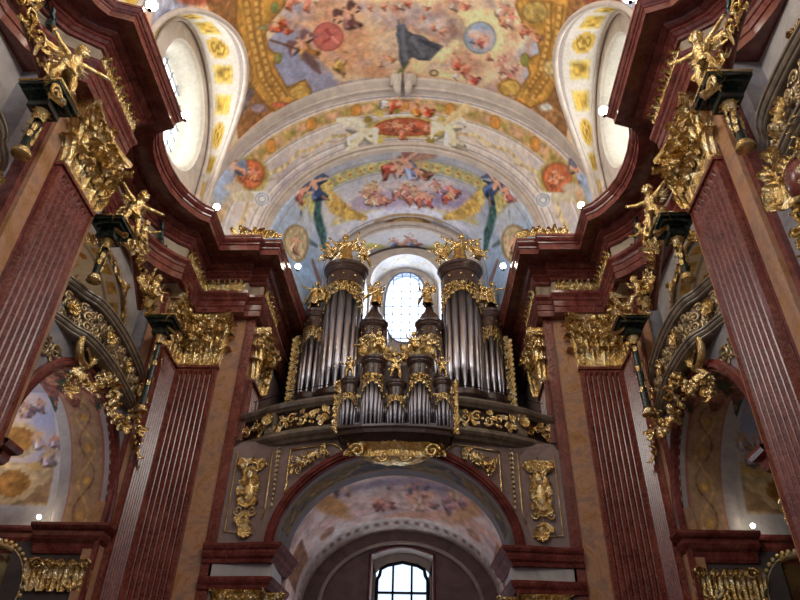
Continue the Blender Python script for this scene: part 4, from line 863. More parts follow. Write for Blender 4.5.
for s in (-1, 1):
    sd = SIDE[s]
    for bi, bw in enumerate(('far', 'near')):
        dx = 0 if bi == 0 else -.28; pl = [(s*(x+dx*min(1, max(0, (6.95-x)/.3))), y if bi == 0 else mirY(y), 0) for x, y in BP]
        if bi: pl = pl[::-1]
        path, L = resample(smooth([Vector((p[0], p[1])) for p in pl], 2), 70)
        yc = sum(p.y for p in path)/len(path)
        e = empty('balcony', (s*6.95, yc, 9.0), 'curved oratory balcony with pierced gilded parapet in the %s %s bay' % (bw, sd), 'balcony', 'oratory balconies')
        rail('upper_rail', [(-.1, 10.02), (.02, 10.02), (.04, 10.04), (.04, 10.07), (.07, 10.09), (.09, 10.13), (.09, 10.16), (.12, 10.18), (.12, 10.22), (.09, 10.24), (-.1, 10.24)], path, 'rail', e)
        rail('lower_rail', [(-.2, 9.12), (0, 9.12), (.03, 9.14), (.03, 9.17), (.06, 9.19), (.08, 9.22), (.08, 9.25), (.11, 9.27), (.11, 9.31), (.06, 9.34), (-.1, 9.34)], path, 'rail', e)
        rail('parapet_back', [(-.08, 9.3), (-.10, 9.3), (-.10, 10.04), (-.08, 10.04)], path, 'mauve', e)
        mb = MB(); scrollwork(mb, L*.96, .66, 5+bi, .026, 2.2); k0 = len(mb.v); scrollwork(mb, L*.96, .34, 6+bi, .026, 1.3); mb.map(lambda p: p+Vector((0, 0, .19)), k0); k0 = len(mb.v); scrollwork(mb, L*.9, .34, 8+bi, .026, 1.3); mb.map(lambda p: p-Vector((0, 0, .19)), k0); mb.map(lambda p: Vector((p.x, p.y*.8, p.z+9.62))); f = along(path, L); mb.map(f); mb.build('pierced_scrollwork', 'pale_gold', e)
        for k in range(4):
            mb = MB(); x = (-.38+.25*k)*L
            for q in range(8):
                a = q*PI/4; mb.leaf((x, .06, 9.62), (math.cos(a), .15, math.sin(a)), (0, 1, 0), (-math.sin(a), 0, math.cos(a)), .2, .13, .4, 4)
            mb.ball((x, .1, 9.62), .07, 8, 6); mb.map(f); mb.build('rosette', 'gold', e)
        mb = MB(); rows = [[(p.x, p.y, 9.14) for p in path], [(s*6.72, p.y, 9.14) for p in path]]; mb.grid(rows); rows = [[(p.x, p.y, 9.3) for p in path], [(s*7.1, p.y, 9.3) for p in path]]; mb.grid(rows); mb.build('floor_slab', 'rail', e)
        # columns with entablature blocks
        ya = 11.2 if bi == 0 else mirY(11.2); yb = 14.45 if bi == 0 else mirY(14.45)
        for (xc, y_, zt, w_, zb0) in ((6.28+dx*.6, ya, 11.35, 'beside the near pier', 10.24), (6.6+dx, yb, 11.15, 'on the side away from that pier', 8.95)):
            c = (s*(xc-(.42 if zb0 < 9.5 else 0)), y_+((.35 if bi == 0 else -.35) if zb0 < 9.5 else 0), zb0); r_ = .09
            ce = empty('column', c, 'slender dark column %s, on the %s %s balcony rail' % (w_, bw, sd), 'column', 'balcony columns')
            mb = MB(); H = zt-zb0; mb.lathe([(r_*1.1, .16), (r_, .2), (r_*.82, H-.28)], c, 12); mb.build('shaft', 'green', ce)
            mb = MB(); mb.lathe([(0, 0), (.16, 0), (.16, .05), (.13, .06), (.14, .1), (.1, .16)], c, 12)
            mb.lathe([(r_*.85, H-.2), (.09, H-.17), (.12, H-.05), (.15, H)], c, 10); cz = (c[0], c[1], c[2]+H-.22)
            for q in range(8):
                a = q*PI/4; dd = Vector((math.cos(a), math.sin(a), 0)); mb.leaf(Vector(cz)+dd*.08, (0, 0, 1), dd, dd.cross(Vector((0, 0, 1))), .22, .08, .45, 5)
            for q in range(14):
                a = q*1.3; z_ = .25+q*(H-.6)/14; mb.leaf((c[0]+math.cos(a)*r_, c[1]+math.sin(a)*r_, c[2]+z_), (0, 0, 1), (math.cos(a), math.sin(a), 0), (-math.sin(a), math.cos(a), 0), .18, .08, .3, 4)
            mb.build('gilded_mounts', 'gold', ce)
            mb = MB()
            for z0_, z1_, w2 in ((0, .1, .2), (.1, .22, .17), (.22, .27, .23), (.27, .36, .32), (.36, .42, .38), (.42, .46, .36)): mb.box((c[0]-w2, c[1]-w2, zt+z0_), (c[0]+w2, c[1]+w2, zt+z1_))
            mb.build('entablature_block', 'green', ce)
            mb = MB()
            for sx in (-1, 1):
                for t2 in (-1, 1): mb.tube([(c[0]-.39*sx, c[1]-.39*t2, zt+.46), (c[0]+.39*sx, c[1]-.39*t2, zt+.46)], .022, 5); mb.tube([(c[0]-.39*sx, c[1]-.39*t2, zt+.46), (c[0]-.39*sx, c[1]+.39*t2, zt+.46)], .022, 5)
            mb.spiral((c[0]-s*.35, c[1]+(.32 if bi == 0 else -.32), zt+.16), (0, 1, 0), (0, 0, 1), .17, 1.6, .25); mb.leaf((c[0]-s*.25, c[1]-.3, zt+.1), (-s*.6, 0, -.6), (-s, 0, .5), (0, 1, 0), .4, .25, .3, 6); mb.leaf((c[0]-s*.2, c[1]-.4, zt+.3), (-s*.3, -.7, -.2), (-s, -.3, .5), (0, .2, 1), .45, .28, .3, 6)
            mb.build('gilded_edge', 'gold', ce)
        # broken gilded pediment swinging between the two columns
        pe = empty('pediment', (s*6.7, yc, 11.8), 'gilded and dark marble pediment crest over the %s %s balcony opening' % (bw, sd), 'pediment', 'balcony pediments')
        pts = smooth([(s*(6.35+dx*.6), ya, 11.95), (s*(6.5+dx), ya+(yb-ya)*.3, 12.45), (s*(6.62+dx), ya+(yb-ya)*.5, 12.6), (s*(6.7+dx), ya+(yb-ya)*.75, 12.3), (s*(6.75+dx), yb, 11.8)], 2)
        mb = MB(); mb.tube(pts, .12, 8, flat=.8); mb.tube([p+Vector((-s*.1, 0, .13)) for p in pts], .06, 6); mb.build('moulding', 'dred', pe)
        mb = MB(); q = random.Random(4)
        for k in range(80):
            t = k/79*(len(pts)-1); i = min(int(t), len(pts)-2); c = pts[i].lerp(pts[i+1], t-i)+Vector((-s*.12, 0, q.uniform(-.4, .22))); d = Vector((-s*.3, q.uniform(-1, 1), q.uniform(-1, .7))).normalized()
            mb.leaf(c, d, (-s, 0, .2), d.cross(Vector((-s, 0, .2))).normalized(), q.uniform(.16, .3), .13, .4, 5)
        for k in range(9):
            i = int((k+.5)/9*(len(pts)-1)); mb.spiral(pts[i]+Vector((-s*.16, 0, -.05)), (0, 1 if k % 2 else -1, 0), (0, 0, 1), .17, 1.5, .25)
        mb.build('gilded_leafwork', 'gold', pe)
        mb = MB(); yu_ = (10.7+15.5)/2 if bi == 0 else (mirY(15.5)+8.2)/2
        al = arch_loop(yu_, 1.85, 1.6, 11.0, 10.2, 26)
        for k, (u_, z_) in enumerate(al): mb.leaf((s*7.3, u_, z_), (0, math.cos(k*.7), math.sin(k*.7)), (-s, 0, 0), (0, -math.sin(k*.7), math.cos(k*.7)), .3, .16, .4, 5); mb.ball((s*7.28, u_, z_), .05, 6, 4)
        mb.tube([(s*7.3, u_, z_) for u_, z_ in al], .05, 6); mb.build('gilded_archivolt', 'gold', pe)
        # trumpets leaning in a V on the inner block
        mb = MB(); b0 = Vector((s*(6.2+dx*.6), ya+(.1 if bi == 0 else -.1), 11.85))
        yv = yb-.1 if bi == 0 else yb+.1
        for (o_, w3) in ((Vector((s*(6.5+dx), yv-.1, 11.7)), 'b'),):
            tb = MB()
            for d in ((-.1, .4, 1.1), (.12, -.05, 1.15)): tb.tube([o_, o_+Vector((s*d[0]*.5, d[1]*.5, d[2]*.5)), o_+Vector((s*d[0], d[1], d[2]))], [.09, .05, .01], 6)
            tag(tb.build('finial', 'dgold'), 'pair of gilded spikes rising in a V from the %s %s balcony column block' % (bw, sd), 'finial', 'gilded spikes on the balconies')
        figure('putto', (s*(6.02+dx*.5), ya+.18 if bi == 0 else ya-.18, 11.82), 1.25, (-s, -.6, 0), 'larger gilded putto standing on the column block beside the nearer pier, %s %s balcony' % (bw, sd), 'putti over the balconies', 'spread', True, True)
        figure('putto', (s*(6.4+dx), (yb-.35) if bi == 0 else yb+.35, 11.65), .95, (-s, -.2, 0), 'gilded seated putto on the outer end of the pediment, %s %s balcony' % (bw, sd), 'putti over the balconies', 'sit', True, True)
        figure('putto', (s*(6.3+dx), (ya+yb)/2-.2, 12.35), .8, (-s, -.5, 0), 'small gilded putto flying on the crown of the pediment, %s %s balcony' % (bw, sd), 'putti over the balconies', 'fly', True, True)
        # shell cartouche and festoon under the balcony
        if bi == 0:
            pc = on_x(90, 350, -6.5); pc = Vector((s*6.45, pc.y-.1, pc.z-.1)); pp = [on_x(a, b, -6.45) for a, b in ((66, 388), (72, 372), (84, 382), (97, 390), (104, 372), (110, 372), (112, 392), (110, 410), (122, 424), (134, 408), (138, 428), (136, 450))]
        else:
            pc = Vector((s*6.35, mirY(12.3), 8.85)); pp = [Vector((-6.4, mirY(y), z)) for y, z in ((11.4, 8.3), (11.9, 8.6), (12.6, 8.3), (13.2, 8.7), (13.9, 8.2), (14.3, 7.6))]
        pp = [Vector((s*abs(p.x), p.y, p.z)) for p in pp]
        se = empty('shell_cartouche', pc, 'gilded C-scroll shell below the %s %s balcony' % (bw, sd), 'cartouche', 'shell cartouches')
        mb = MB(); mb.spiral(pc, (0, 1 if bi else -1, 0), (0, 0, -1), .46, 1.15, .2, 26, 8, start=-.6); mb.build('scroll', 'gold', se)
        mb = MB()
        for k in range(7): a = -.4+k*.42; d = Vector((0, math.cos(a), math.sin(a))); mb.leaf(pc+Vector((0, 0, -.02)), d, (-s, 0, 0), d.cross(Vector((-s, 0, 0))), .34, .15, .3, 5)
        mb.build('shell', 'gold', se)
        mb = MB(); garland(mb, pp, .12, 44, 3); q = random.Random(2)
        for p in pp:
            for k in range(4): d = Vector((-s*.3, q.uniform(-1, 1), q.uniform(-1, .6))).normalized(); mb.leaf(p, d, (-s, 0, 0), d.cross(Vector((-s, 0, 0))).normalized(), .26, .14, .4, 5)
        tag(mb.build('festoon', 'gold'), 'gilded flower festoon hanging over the arch under the %s %s balcony' % (bw, sd), 'festoon', 'gilded festoons')
        if bi:   # large gilded coat of leaves under the near balcony
            q = random.Random(9); ce = empty('gilded_cartouche', (s*6.25, 7.3, 9.0), 'big gilded leaf cartouche with a dark red boss under the near %s balcony' % sd, 'cartouche', 'leaf cartouches')
            mb = MB()
            for k in range(46):
                a = q.uniform(0, 2*PI); rr = q.uniform(.15, .62); c = Vector((s*6.15, 6.9+math.cos(a)*rr, 8.75+math.sin(a)*rr)); d = Vector((-s*.4, math.cos(a), math.sin(a))).normalized(); mb.leaf(c, d, (-s, 0, 0), d.cross(Vector((-s, 0, 0))).normalized(), .3, .17, .45, 5)
            for k in range(6): a = k; mb.spiral((s*6.1, 6.9+math.cos(a)*.45, 8.75+math.sin(a)*.45), (0, math.cos(a), math.sin(a)), (0, -math.sin(a), math.cos(a)), .2, 1.5, .25)
            mb.build('leafwork', 'gold', ce); mb = MB(); mb.ball((s*6.12, 6.9, 8.75), (.12, .26, .32), 14, 10); mb.build('boss', 'dred', ce)
            mb = MB()
            for k in range(14): d = Vector((-s*.3, q.uniform(-.5, .5), -1)).normalized(); mb.leaf((s*6.2, 7.35+q.uniform(-.12, .12), 8.3-k*.07), d, (-s, 0, 0), d.cross(Vector((-s, 0, 0))).normalized(), .26, .15, .4, 5)
            mb.build('pendant', 'gold', ce)
        # stucco arabesque on the spandrel
        mb = MB()
        for k in range(4): scrollwork(mb, .8, .6, 30+k, .022)
        n0 = len(mb.v); ys = 11.15 if bi == 0 else mirY(11.15); lay(mb, (s*6.68, ys+(.1 if bi == 0 else -.1), 8.55), (0, 1, 0), (0, 0, 1), (-s, 0, 0)); tag(mb.build('arabesque', 'pale_gold'), 'faint gilded arabesque on the grey spandrel, %s %s arch' % (bw, sd), 'ornament', 'spandrel arabesques')
# round framed paintings in the chapels
for s in (-1, 1):
    sd = SIDE[s]; yj = 15.5+.12
    cx_ = 9.0; cz_ = 5.0
    e = empty('framed_painting', (s*cx_, yj, cz_), 'oval painting in a beaded gilded frame, low in the %s chapel' % sd, 'painting', 'oval chapel paintings')
    mb = MB(); pts = [(s*cx_+.85*math.cos(a), yj, cz_+.95*math.sin(a)) for a in np.linspace(0, 2*PI, 49)]; mb.tube(pts, .09, 8, cap=False)
    for a in np.linspace(0, 2*PI, 41)[:-1]: mb.ball((s*cx_+.92*math.cos(a), yj-.07, cz_+1.02*math.sin(a)), .06, 6, 5)
    mb.build('frame', 'dgold', e)
    P = np.array([[(s*cx_+.84*r_*math.cos(a), yj+.02, cz_+.94*r_*math.sin(a)) for a in np.linspace(0, 2*PI, 61)] for r_ in np.linspace(.01, 1, 30)]); U = np.stack([P[..., 0], P[..., 2]], -1)
    cp = Canvas(P, U); cp.base([(0, (96, 84, 50)), (.5, (140, 128, 90)), (1, (170, 160, 120))] if s < 0 else [(0, (50, 38, 26)), (.5, (86, 66, 40)), (1, (120, 90, 50))], 1.2, 5); cp.mix((fbm(cp.uv, 2.5, 7) > .58).astype(float), (190, 120, 50), .8, .3); cp.mix((fbm(cp.uv, 3, 17) > .6).astype(float), (80, 50, 36), .8, .3)
    cp.build('canvas', 'paint', e)

# ================================================================== ORGAN LOFT
def Yw(x):
    a = abs(x); return float(np.interp(a, [0, 1.4, 2.5, 3.4, 3.9, 4.5], [16.45, 16.5, 16.78, 17.04, 17.1, 17.1]))
inn = arch_loop(.05, 3.08, 2.36, 6.4, 6.4, 48); inn = inn[1:-1]
out = rect_loop(-4.46, 4.46, 6.4, 9.2, [inn[0]]+inn+[inn[-1]])[1:-1]
mb = MB(); rows = [[(i_[0]+(o_[0]-i_[0])*k/8, Yw(i_[0]+(o_[0]-i_[0])*k/8), i_[1]+(o_[1]-i_[1])*k/8) for i_, o_ in zip(inn, out)] for k in range(9)]; mb.grid(rows); struct(mb.build('wall_west', 'mauve'))
mb = MB()
for (e0, p0), (e1, p1) in zip([(.16, 0), (.16, .06), (.11, .07), (.09, .12), (.02, .12), (.0, .08), (-.05, .08), (-.06, .02), (-.1, .02), (-.1, -.1)][:-1], [(.16, .06), (.11, .07), (.09, .12), (.02, .12), (.0, .08), (-.05, .08), (-.06, .02), (-.1, .02), (-.1, -.1)]):
    rr = []
    for e_, p_ in ((e0, p0), (e1, p1)): rr.append([(x, Yw(x)-p_, z) for x, z in arch_loop(.05, 3.08+e_, 2.36+e_, 6.4, 6.4, 64)])
    mb.grid(rr)
struct(mb.build('trim_10', 'dredm'))
# soffit
t = np.linspace(0, 1, 300); rows = []; uv = []
for q in np.linspace(0, 1, 40):
    x, z, tot = arch_xz(t, 2.98-.12*q, 6.4+.12*q, 6.2, 2.27); x = x+.05; rows.append(np.stack([x, np.array([Yw(a) for a in x])*(1-q)+18.4*q, z], -1)); uv.append(np.stack([(t-.5)*tot, np.full(300, q*1.7)], -1))
cs = Canvas(np.array(rows), np.array(uv)); cs.base([(0, (120, 112, 116)), (1, (156, 148, 146))], 1, 3); u, v = cs.uv[:, 0], cs.uv[:, 1]
pan = (v > .35) & (v < 1.2) & (np.abs(u) < 3.6); cs.mix(pan.astype(float), (128, 108, 80), 1, .25); cs.mix((pan & (np.abs(v-.78-.25*np.sin(u*3.2)) < .06)).astype(float), (164, 128, 76), 1, .3); cs.mix((pan & (fbm(cs.uv, 3, 4) > .58)).astype(float), (90, 84, 96), .8, .2); cs.mix(((v > .28) & (v < .35) | (v > 1.2) & (v < 1.27)).astype(float), (156, 128, 96), 1)
cs.mix((np.hypot(np.abs(u)-2.0, v-.78) < .34).astype(float), (150, 112, 66), .9, .4)
struct(cs.build('ceiling'))
# vault under the loft
rows = []; uv = []; acc = 0; prev = None
for (Y_, R_, c_, b_, n_) in ((18.4, 2.86, 6.52, 2.27, 6), (18.55, 3.25, 6.5, 2.62, 70), (22.9, 3.15, 6.15, 2.45, 1)):
    if prev is not None:
        for i in range(prev[4] if True else 0):
            q = i/prev[4]; a = [prev[k]+((Y_, R_, c_, b_)[k]-prev[k])*q for k in range(4)]; x, z, tot = arch_xz(t, a[1], a[2], 5.4, a[3]); rows.append(np.stack([x+.05, np.full(300, a[0]), z], -1)); uv.append(np.stack([(t-.5)*tot, np.full(300, a[0]-18.4)], -1))
    prev = (Y_, R_, c_, b_, n_)
x, z, tot = arch_xz(t, 3.15, 6.15, 5.4, 2.45); rows.append(np.stack([x+.05, np.full(300, 22.9), z], -1)); uv.append(np.stack([(t-.5)*tot, np.full(300, 4.5)], -1))
cu = Canvas(np.array(rows), np.array(uv)); cu.base([(0, (160, 130, 130)), (.5, (206, 174, 164)), (1, (222, 202, 194))], .9, 3); u, v = cu.uv[:, 0], cu.uv[:, 1]
cu.ell(400, 500, 100, 26, (206, 170, 158), soft=.3, var=.25); cu.ell(395, 482, 70, 8, (140, 124, 142), soft=.7, wob=.4, a=.8); cu.ell(430, 515, 80, 10, (196, 140, 112), soft=.7, wob=.4, a=.8); cu.ell(330, 505, 24, 10, (190, 136, 84), 30, soft=.5, wob=.3); cu.ell(470, 510, 26, 10, (190, 140, 100), -30, soft=.5, wob=.3)
cu.crowd(385, 503, 10, 4, 5, 11, [(120, 70, 64), (150, 90, 80)], 90); cu.crowd(440, 500, 30, 8, 16, 14, [(150, 104, 110), (180, 126, 110), (130, 116, 140), (190, 146, 126)], 91); cu.crowd(330, 492, 20, 6, 6, 12, [(120, 90, 96), (150, 110, 90)], 92); cu.crowd(400, 486, 30, 3, 6, 9, [(110, 100, 120)], 93)
cu.mix((v > 3.55).astype(float), (190, 178, 170), .85, .1); cu.mix(((v > 3.75) & (v < 3.95) & (np.abs((u % .3)-.15) < .07)).astype(float), (120, 90, 80), .9); cu.mix(((v > 3.5) & (v < 3.58)).astype(float), (210, 196, 184), .9)
cu.mix(((np.abs(u) > 2.6) & (v > 3.0)).astype(float), (190, 176, 168), .6, .1); cu.mix(((np.abs(u) > 3.2) & (np.abs(u) < 4.4) & (v > 1.8) & (v < 3.3)).astype(float), (136, 92, 66), .9, .35); cu.mix((np.hypot(np.abs(u)-2.3, v-2.9) < .28).astype(float), (150, 100, 70), .7, .5)
cu.finish(1, .1, .1); struct(cu.build('ceiling'))
winl = [(.05+1.03, 2.0)]
def seg_loop(uc, a, zs, rise, zb, n=20): return [(uc-a, zb)]+[(uc-a+2*a*i/n, zs+rise*math.sin(PI*i/n)) for i in range(n+1)]+[(uc+a, zb)]
wi = seg_loop(.07, 1.05, 7.82, .26, 2.0)
wo = rect_loop(-4.4, 4.4, 2.0, 9.6, wi)
struct(ring_wall('wall_west', 'mauve', lambda u, z: (u, 22.9, z), wo, wi))
mb = MB(); w2 = [(.07+(x-.07)*.93, z-.06 if z > 3 else z) for x, z in wi]
mb.grid([[(x, 22.9, z) for x, z in wi], [(x, 23.5, z) for x, z in w2]]); struct(mb.build('wall_west', 'plaster'))
mb = MB(); mb.tube([(x, 22.86, z) for x, z in wi], .05, 6); struct(mb.build('trim_11', 'dred'))
mb = MB(); mb.add([(x, 23.52, z) for x, z in [(-1.3, 1.8), (1.4, 1.8), (1.4, 8.3), (-1.3, 8.3)]], [(0, 1, 2, 3)]); struct(mb.build('window_6', 'pane_low'))
mb = MB(); fl = [(.07-.84, 2.0), (.07-.84, 7.15), (.07-.76, 7.3), (.07-.72, 7.5), (.07-.5, 7.62), (.07, 7.72), (.07+.5, 7.62), (.07+.72, 7.5), (.07+.76, 7.3), (.07+.84, 7.15), (.07+.84, 2.0)]
mb.tube([(x, 23.42, z) for x, z in fl], .06, 6)
for x in (-.24, .38): mb.box((x-.035, 23.38, 2.0), (x+.035, 23.46, 7.62))
for k in range(7): mb.box((-.77, 23.38, 6.72-k*.85), (.91, 23.46, 6.79-k*.85))
struct(mb.build('window_6', 'iron'))
mb = MB(); 
ou = [(.07-.98, 2.0), (.07-.98, 7.9), (1.05, 7.9), (1.05, 2.0)]
mb.add([(-.98, 23.47, 2.0), (-.77, 23.47, 2.0), (-.77, 23.47, 7.2), (-.98, 23.47, 7.9)], [(0, 1, 2, 3)]); mb.add([(1.12, 23.47, 2.0), (.91, 23.47, 2.0), (.91, 23.47, 7.2), (1.12, 23.47, 7.9)], [(0, 1, 2, 3)]); mb.add([(-.98, 23.47, 7.2), (-.65, 23.47, 7.55), (.07, 23.47, 7.74), (.8, 23.47, 7.55), (1.12, 23.47, 7.2), (1.12, 23.47, 8.2), (-.98, 23.47, 8.2)], [tuple(range(7))]); struct(mb.build('window_6', 'plaster'))
# lunette moulding on the end wall
mb = MB(); mb.tube([(x, 22.84, z) for x, z in arch_loop(.05, 2.6, 2.0, 6.2, 5.0, 40)], .07, 6); struct(mb.build('trim_12', 'plaster'))
for s in (-1, 1):
    mb = MB(); a, b = sorted((s*3.2+.05, s*4.4)); mb.box((a, 18.5, 0), (b, 23.0, 5.9)); struct(mb.build('wall_west', 'mauve'))
# piers under the arch with imposts and capitals
for s in (-1, 1):
    mb = MB(); xi = 3.05-(.05 if s > 0 else -.05)*-1
    a, b = sorted((s*3.02, s*4.46)); mb.box((a, 17.1, 0), (b, 18.5, 6.1)); struct(mb.build('wall_west', 'mauve'))
    a, b = sorted((s*2.9, s*4.46)); mb = MB(); mb.box((a, 17.02, 5.62), (b, 18.5, 5.98)); struct(mb.build('wall_west', 'pale'))
    for nm, prof in (('trim_13', [(0, 5.95), (.05, 5.97), (.08, 6.05), (.16, 6.1), (.2, 6.18), (.2, 6.24), (.26, 6.28), (.3, 6.34), (.3, 6.4), (0, 6.44)]), ('trim_13', [(0, 5.34), (.04, 5.36), (.06, 5.44), (.12, 5.5), (.15, 5.56), (.15, 5.62), (0, 5.66)])):
        mb = MB(); rows = [[(s*4.66, 17.0-o_*.6, z), (s*4.2, 17.0-o_*.6, z), (s*3.9, 17.0-o_*.6-.03, z), (s*3.4, 16.92-o_*.8, z), (s*(2.98-o_), 16.9-o_*.8, z), (s*(2.85-o_), 18.5, z)] for o_, z in prof]; mb.grid(rows); struct(mb.build(nm, 'dredm'))
        mb = MB(); mb.add(rows[-1]+[(s*4.66, 18.5, prof[-1][1])], [tuple(range(7))]); struct(mb.build(nm, 'dredm'))
    e = empty('impost_capital', (s*3.6, 16.95, 4.9), 'gilded capital below the organ loft arch impost, %s side' % SIDE[s], 'capital', 'gilded loft capitals')
    place(capital(.9, .62, 4), (s*3.6, 17.02, 4.75), (1, 0, 0), (0, -1, 0)).build('front_leaves', 'gold', e)
    place(capital(1.1, .62, 4), (s*2.98, 17.7, 4.75), (0, 1, 0), (-s, 0, 0)).build('side_leaves', 'gold', e)
# dark iron tie and gallery
GP = [(-4.42, 17.5), (-3.95, 17.3), (-3.45, 16.92), (-2.5, 16.52), (-1.6, 16.26), (-.8, 16.18), (0, 16.15), (.8, 16.18), (1.6, 16.26), (2.5, 16.52), (3.45, 16.92), (3.95, 17.3), (4.42, 17.5)]
gpath, GL_ = resample(smooth([Vector(p) for p in GP], 2), 120)
def galong(p):
    n = len(gpath); t = min(max((p.x/GL_+.5)*(n-1), 0), n-1.001); i = int(t); a, b = gpath[i], gpath[i+1]; c = a.lerp(b, t-i); d = (b-a).normalized(); return Vector((c.x+d.y*p.y, c.y-d.x*p.y, p.z))
def grail(name, prof, m, par):
    mb = MB(); n = 120; rows = [[galong(Vector(((-.5+k/(n-1)*.9999)*GL_, o_, z))) for k in range(n)] for o_, z in prof]
    for a, b in zip(rows[:-1], rows[1:]): mb.grid([a, b])
    return mb.build(name, m, par)
ge = empty('organ_gallery', (0, 17, 9.1), 'curved organ gallery parapet with gilded openwork between dark rails', 'gallery')
grail('upper_rail', [(-.15, 9.95), (.0, 9.95), (.03, 9.98), (.1, 10.03), (.14, 10.1), (.14, 10.16), (-.15, 10.2)], 'rail', ge)
grail('lower_rail', [(-.35, 9.02), (-.1, 9.04), (-.05, 9.1), (.04, 9.14), (.1, 9.2), (.1, 9.26), (.05, 9.3), (.05, 9.34), (-.15, 9.36)], 'rail', ge)
grail('parapet_back', [(-.12, 9.34), (-.12, 9.98)], 'wood', ge)
mb = MB(); n = 120; mb.grid([[galong(Vector(((-.5+k/(n-1)*.9999)*GL_, -.2, 9.2))) for k in range(n)], [Vector((gpath[k].x, 22, 9.2)) for k in range(n)]]); mb.build('gallery_floor', 'wood', ge)
for sx in (-1, 1):
    for (xa, xb, sd_) in ((.185, .36, 1), (.40, .49, 2)):
        mb = MB(); w_ = (xb-xa)*GL_; scrollwork(mb, w_, .56, 40+sd_, .03, 1.7); q = random.Random(5)
        for k in range(int(w_*9)): a = q.uniform(0, 2*PI); d = Vector((math.cos(a), .1, math.sin(a))); mb.leaf((q.uniform(-w_/2, w_/2), .03, q.uniform(-.2, .2)), d, (0, 1, 0), d.cross(Vector((0, 1, 0))).normalized(), .2, .12, .35, 4)
        mb.map(lambda p: Vector((p.x+sx*(xa+xb)/2*GL_, p.y*.8, p.z+9.65))); mb.map(galong); mb.build('gilded_openwork', 'gold', ge)
    mb = MB(); x = sx*.38*GL_
    mb.box((x-.14, -.1, 9.36), (x+.14, .06, 9.96)); mb.map(galong); mb.build('parapet_pier', 'rail', ge); mb = MB()
    for k in range(10): a = k*.63; d = Vector((math.cos(a), .2, math.sin(a))); mb.leaf((x, .06, 9.75), d, (0, 1, 0), d.cross(Vector((0, 1, 0))).normalized(), .2, .12, .4, 4)
    mb.map(galong); mb.build('gilded_mask', 'gold', ge)
# thin iron handrail above the parapet
e = empty('iron_railing', (0, 17.6, 10.2), 'thin dark iron safety railing behind the gallery parapet', 'railing')
mb = MB(); mb.tube([galong(Vector((x*GL_, -.25, 10.72))) for x in np.linspace(-.49, .49, 60)], .014, 5); mb.tube([galong(Vector((x*GL_, -.25, 10.45))) for x in np.linspace(-.49, .49, 60)], .006, 4); mb.build('handrail', 'iron', e)
for x in (-.48, -.4, -.32, .32, .4, .48): mb = MB(); mb.tube([galong(Vector((x*GL_, -.25, 10.0))), galong(Vector((x*GL_, -.25, 10.74)))], .014, 5); mb.build('post', 'iron', e)
# spandrel panels: gilt frames and trophies
for s in (-1, 1):
    sd = SIDE[s]
    def W3(x, z, d=.03): return (s*x, Yw(x)-d, z)
    mb = MB(); fr = [(1.45, 8.82), (1.35, 8.72), (1.36, 8.58), (1.9, 8.36), (2.4, 8.02), (2.78, 7.66), (2.78, 8.86), (1.62, 8.92), (1.45, 8.82)]
    for a, b in zip(fr[:-1], fr[1:]):
        n = 8; mb.tube([W3(a[0]+(b[0]-a[0])*k/n, a[1]+(b[1]-a[1])*k/n) for k in range(n+1)], .03, 5)
    tag(mb.build('panel_moulding', 'gold'), 'gilded frame of the upper %s spandrel panel over the loft arch' % sd, 'moulding', 'gilded panel frames')
    mb = MB(); trophy(mb, 1.1, 3+s); y_ = Yw(2.15); lay(mb, (s*2.22, y_-.04, 8.55), (s*.42, .12, .9), (s*.88, .22, -.42) , (0, -1, 0)); tag(mb.build('instrument_trophy', 'gold'), 'small slanting gilded trophy of instruments inside the upper %s spandrel panel' % sd, 'ornament', 'gilded trophies')
    mb = MB(); fr = [(3.28, 8.9), (3.28, 7.35), (3.34, 7.05)]; mb.tube([W3(*p) for p in fr], .025, 5); fr = [(4.26, 8.9), (4.26, 6.75), (3.5, 6.7)]; mb.tube([W3(*p) for p in fr], .02, 5)
    tag(mb.build('panel_moulding', 'dgold'), 'thin gilded lines framing the tall %s side panel beside the loft arch' % sd, 'moulding', 'gilded panel frames')
    mb = MB(); trophy(mb, 1.9, 8+s)
    for k in range(16): a = k*.39; mb.leaf((math.cos(a)*.16, .03, .0+math.sin(a)*.3), (math.cos(a), 0, math.sin(a)), (0, 1, 0), (-math.sin(a), 0, math.cos(a)), .24, .13, .4, 5)
    for sx in (-1, 1): mb.leaf((sx*.2, .04, .75), (sx*.9, 0, -.1), (0, 1, 0), (0, 0, 1), .34, .2, .4, 6); mb.ball((sx*.34, .06, .62), (.12, .08, .1), 8, 6)
    lay(mb, (s*3.8, Yw(3.8)-.03, 7.85), (.8, 0, 0), (0, 0, 1), (0, -1, 0)); tag(mb.build('instrument_trophy', 'gold'), 'tall hanging gilded trophy of instruments on the %s side panel of the loft front' % sd, 'ornament', 'gilded trophies')
    mb = MB()
    for k in range(12): mb.leaf(W3(3.1, 8.95-.13*k-.05), (0, 0, -1), (0, -1, 0), (1, 0, 0), .13, .10*(1.1-k*.06), .5, 4); mb.ball(W3(3.1, 8.95-.13*k, .05), .035, 6, 4)
    tag(mb.build('husk_chain', 'pale_gold'), 'vertical string of pale gilded husks between the %s spandrel panels' % sd, 'ornament', 'husk chains')
    mb = MB()
    for k in range(10): a = k*.63; mb.leaf(W3(3.72, 6.78, .04), (math.cos(a), 0, math.sin(a)), (0, -1, 0), (-math.sin(a), 0, math.cos(a)), .22, .13, .4, 4)
    tag(mb.build('rosette', 'gold'), 'gilded leaf rosette at the foot of the %s loft side panel' % sd, 'ornament', 'loft rosettes')

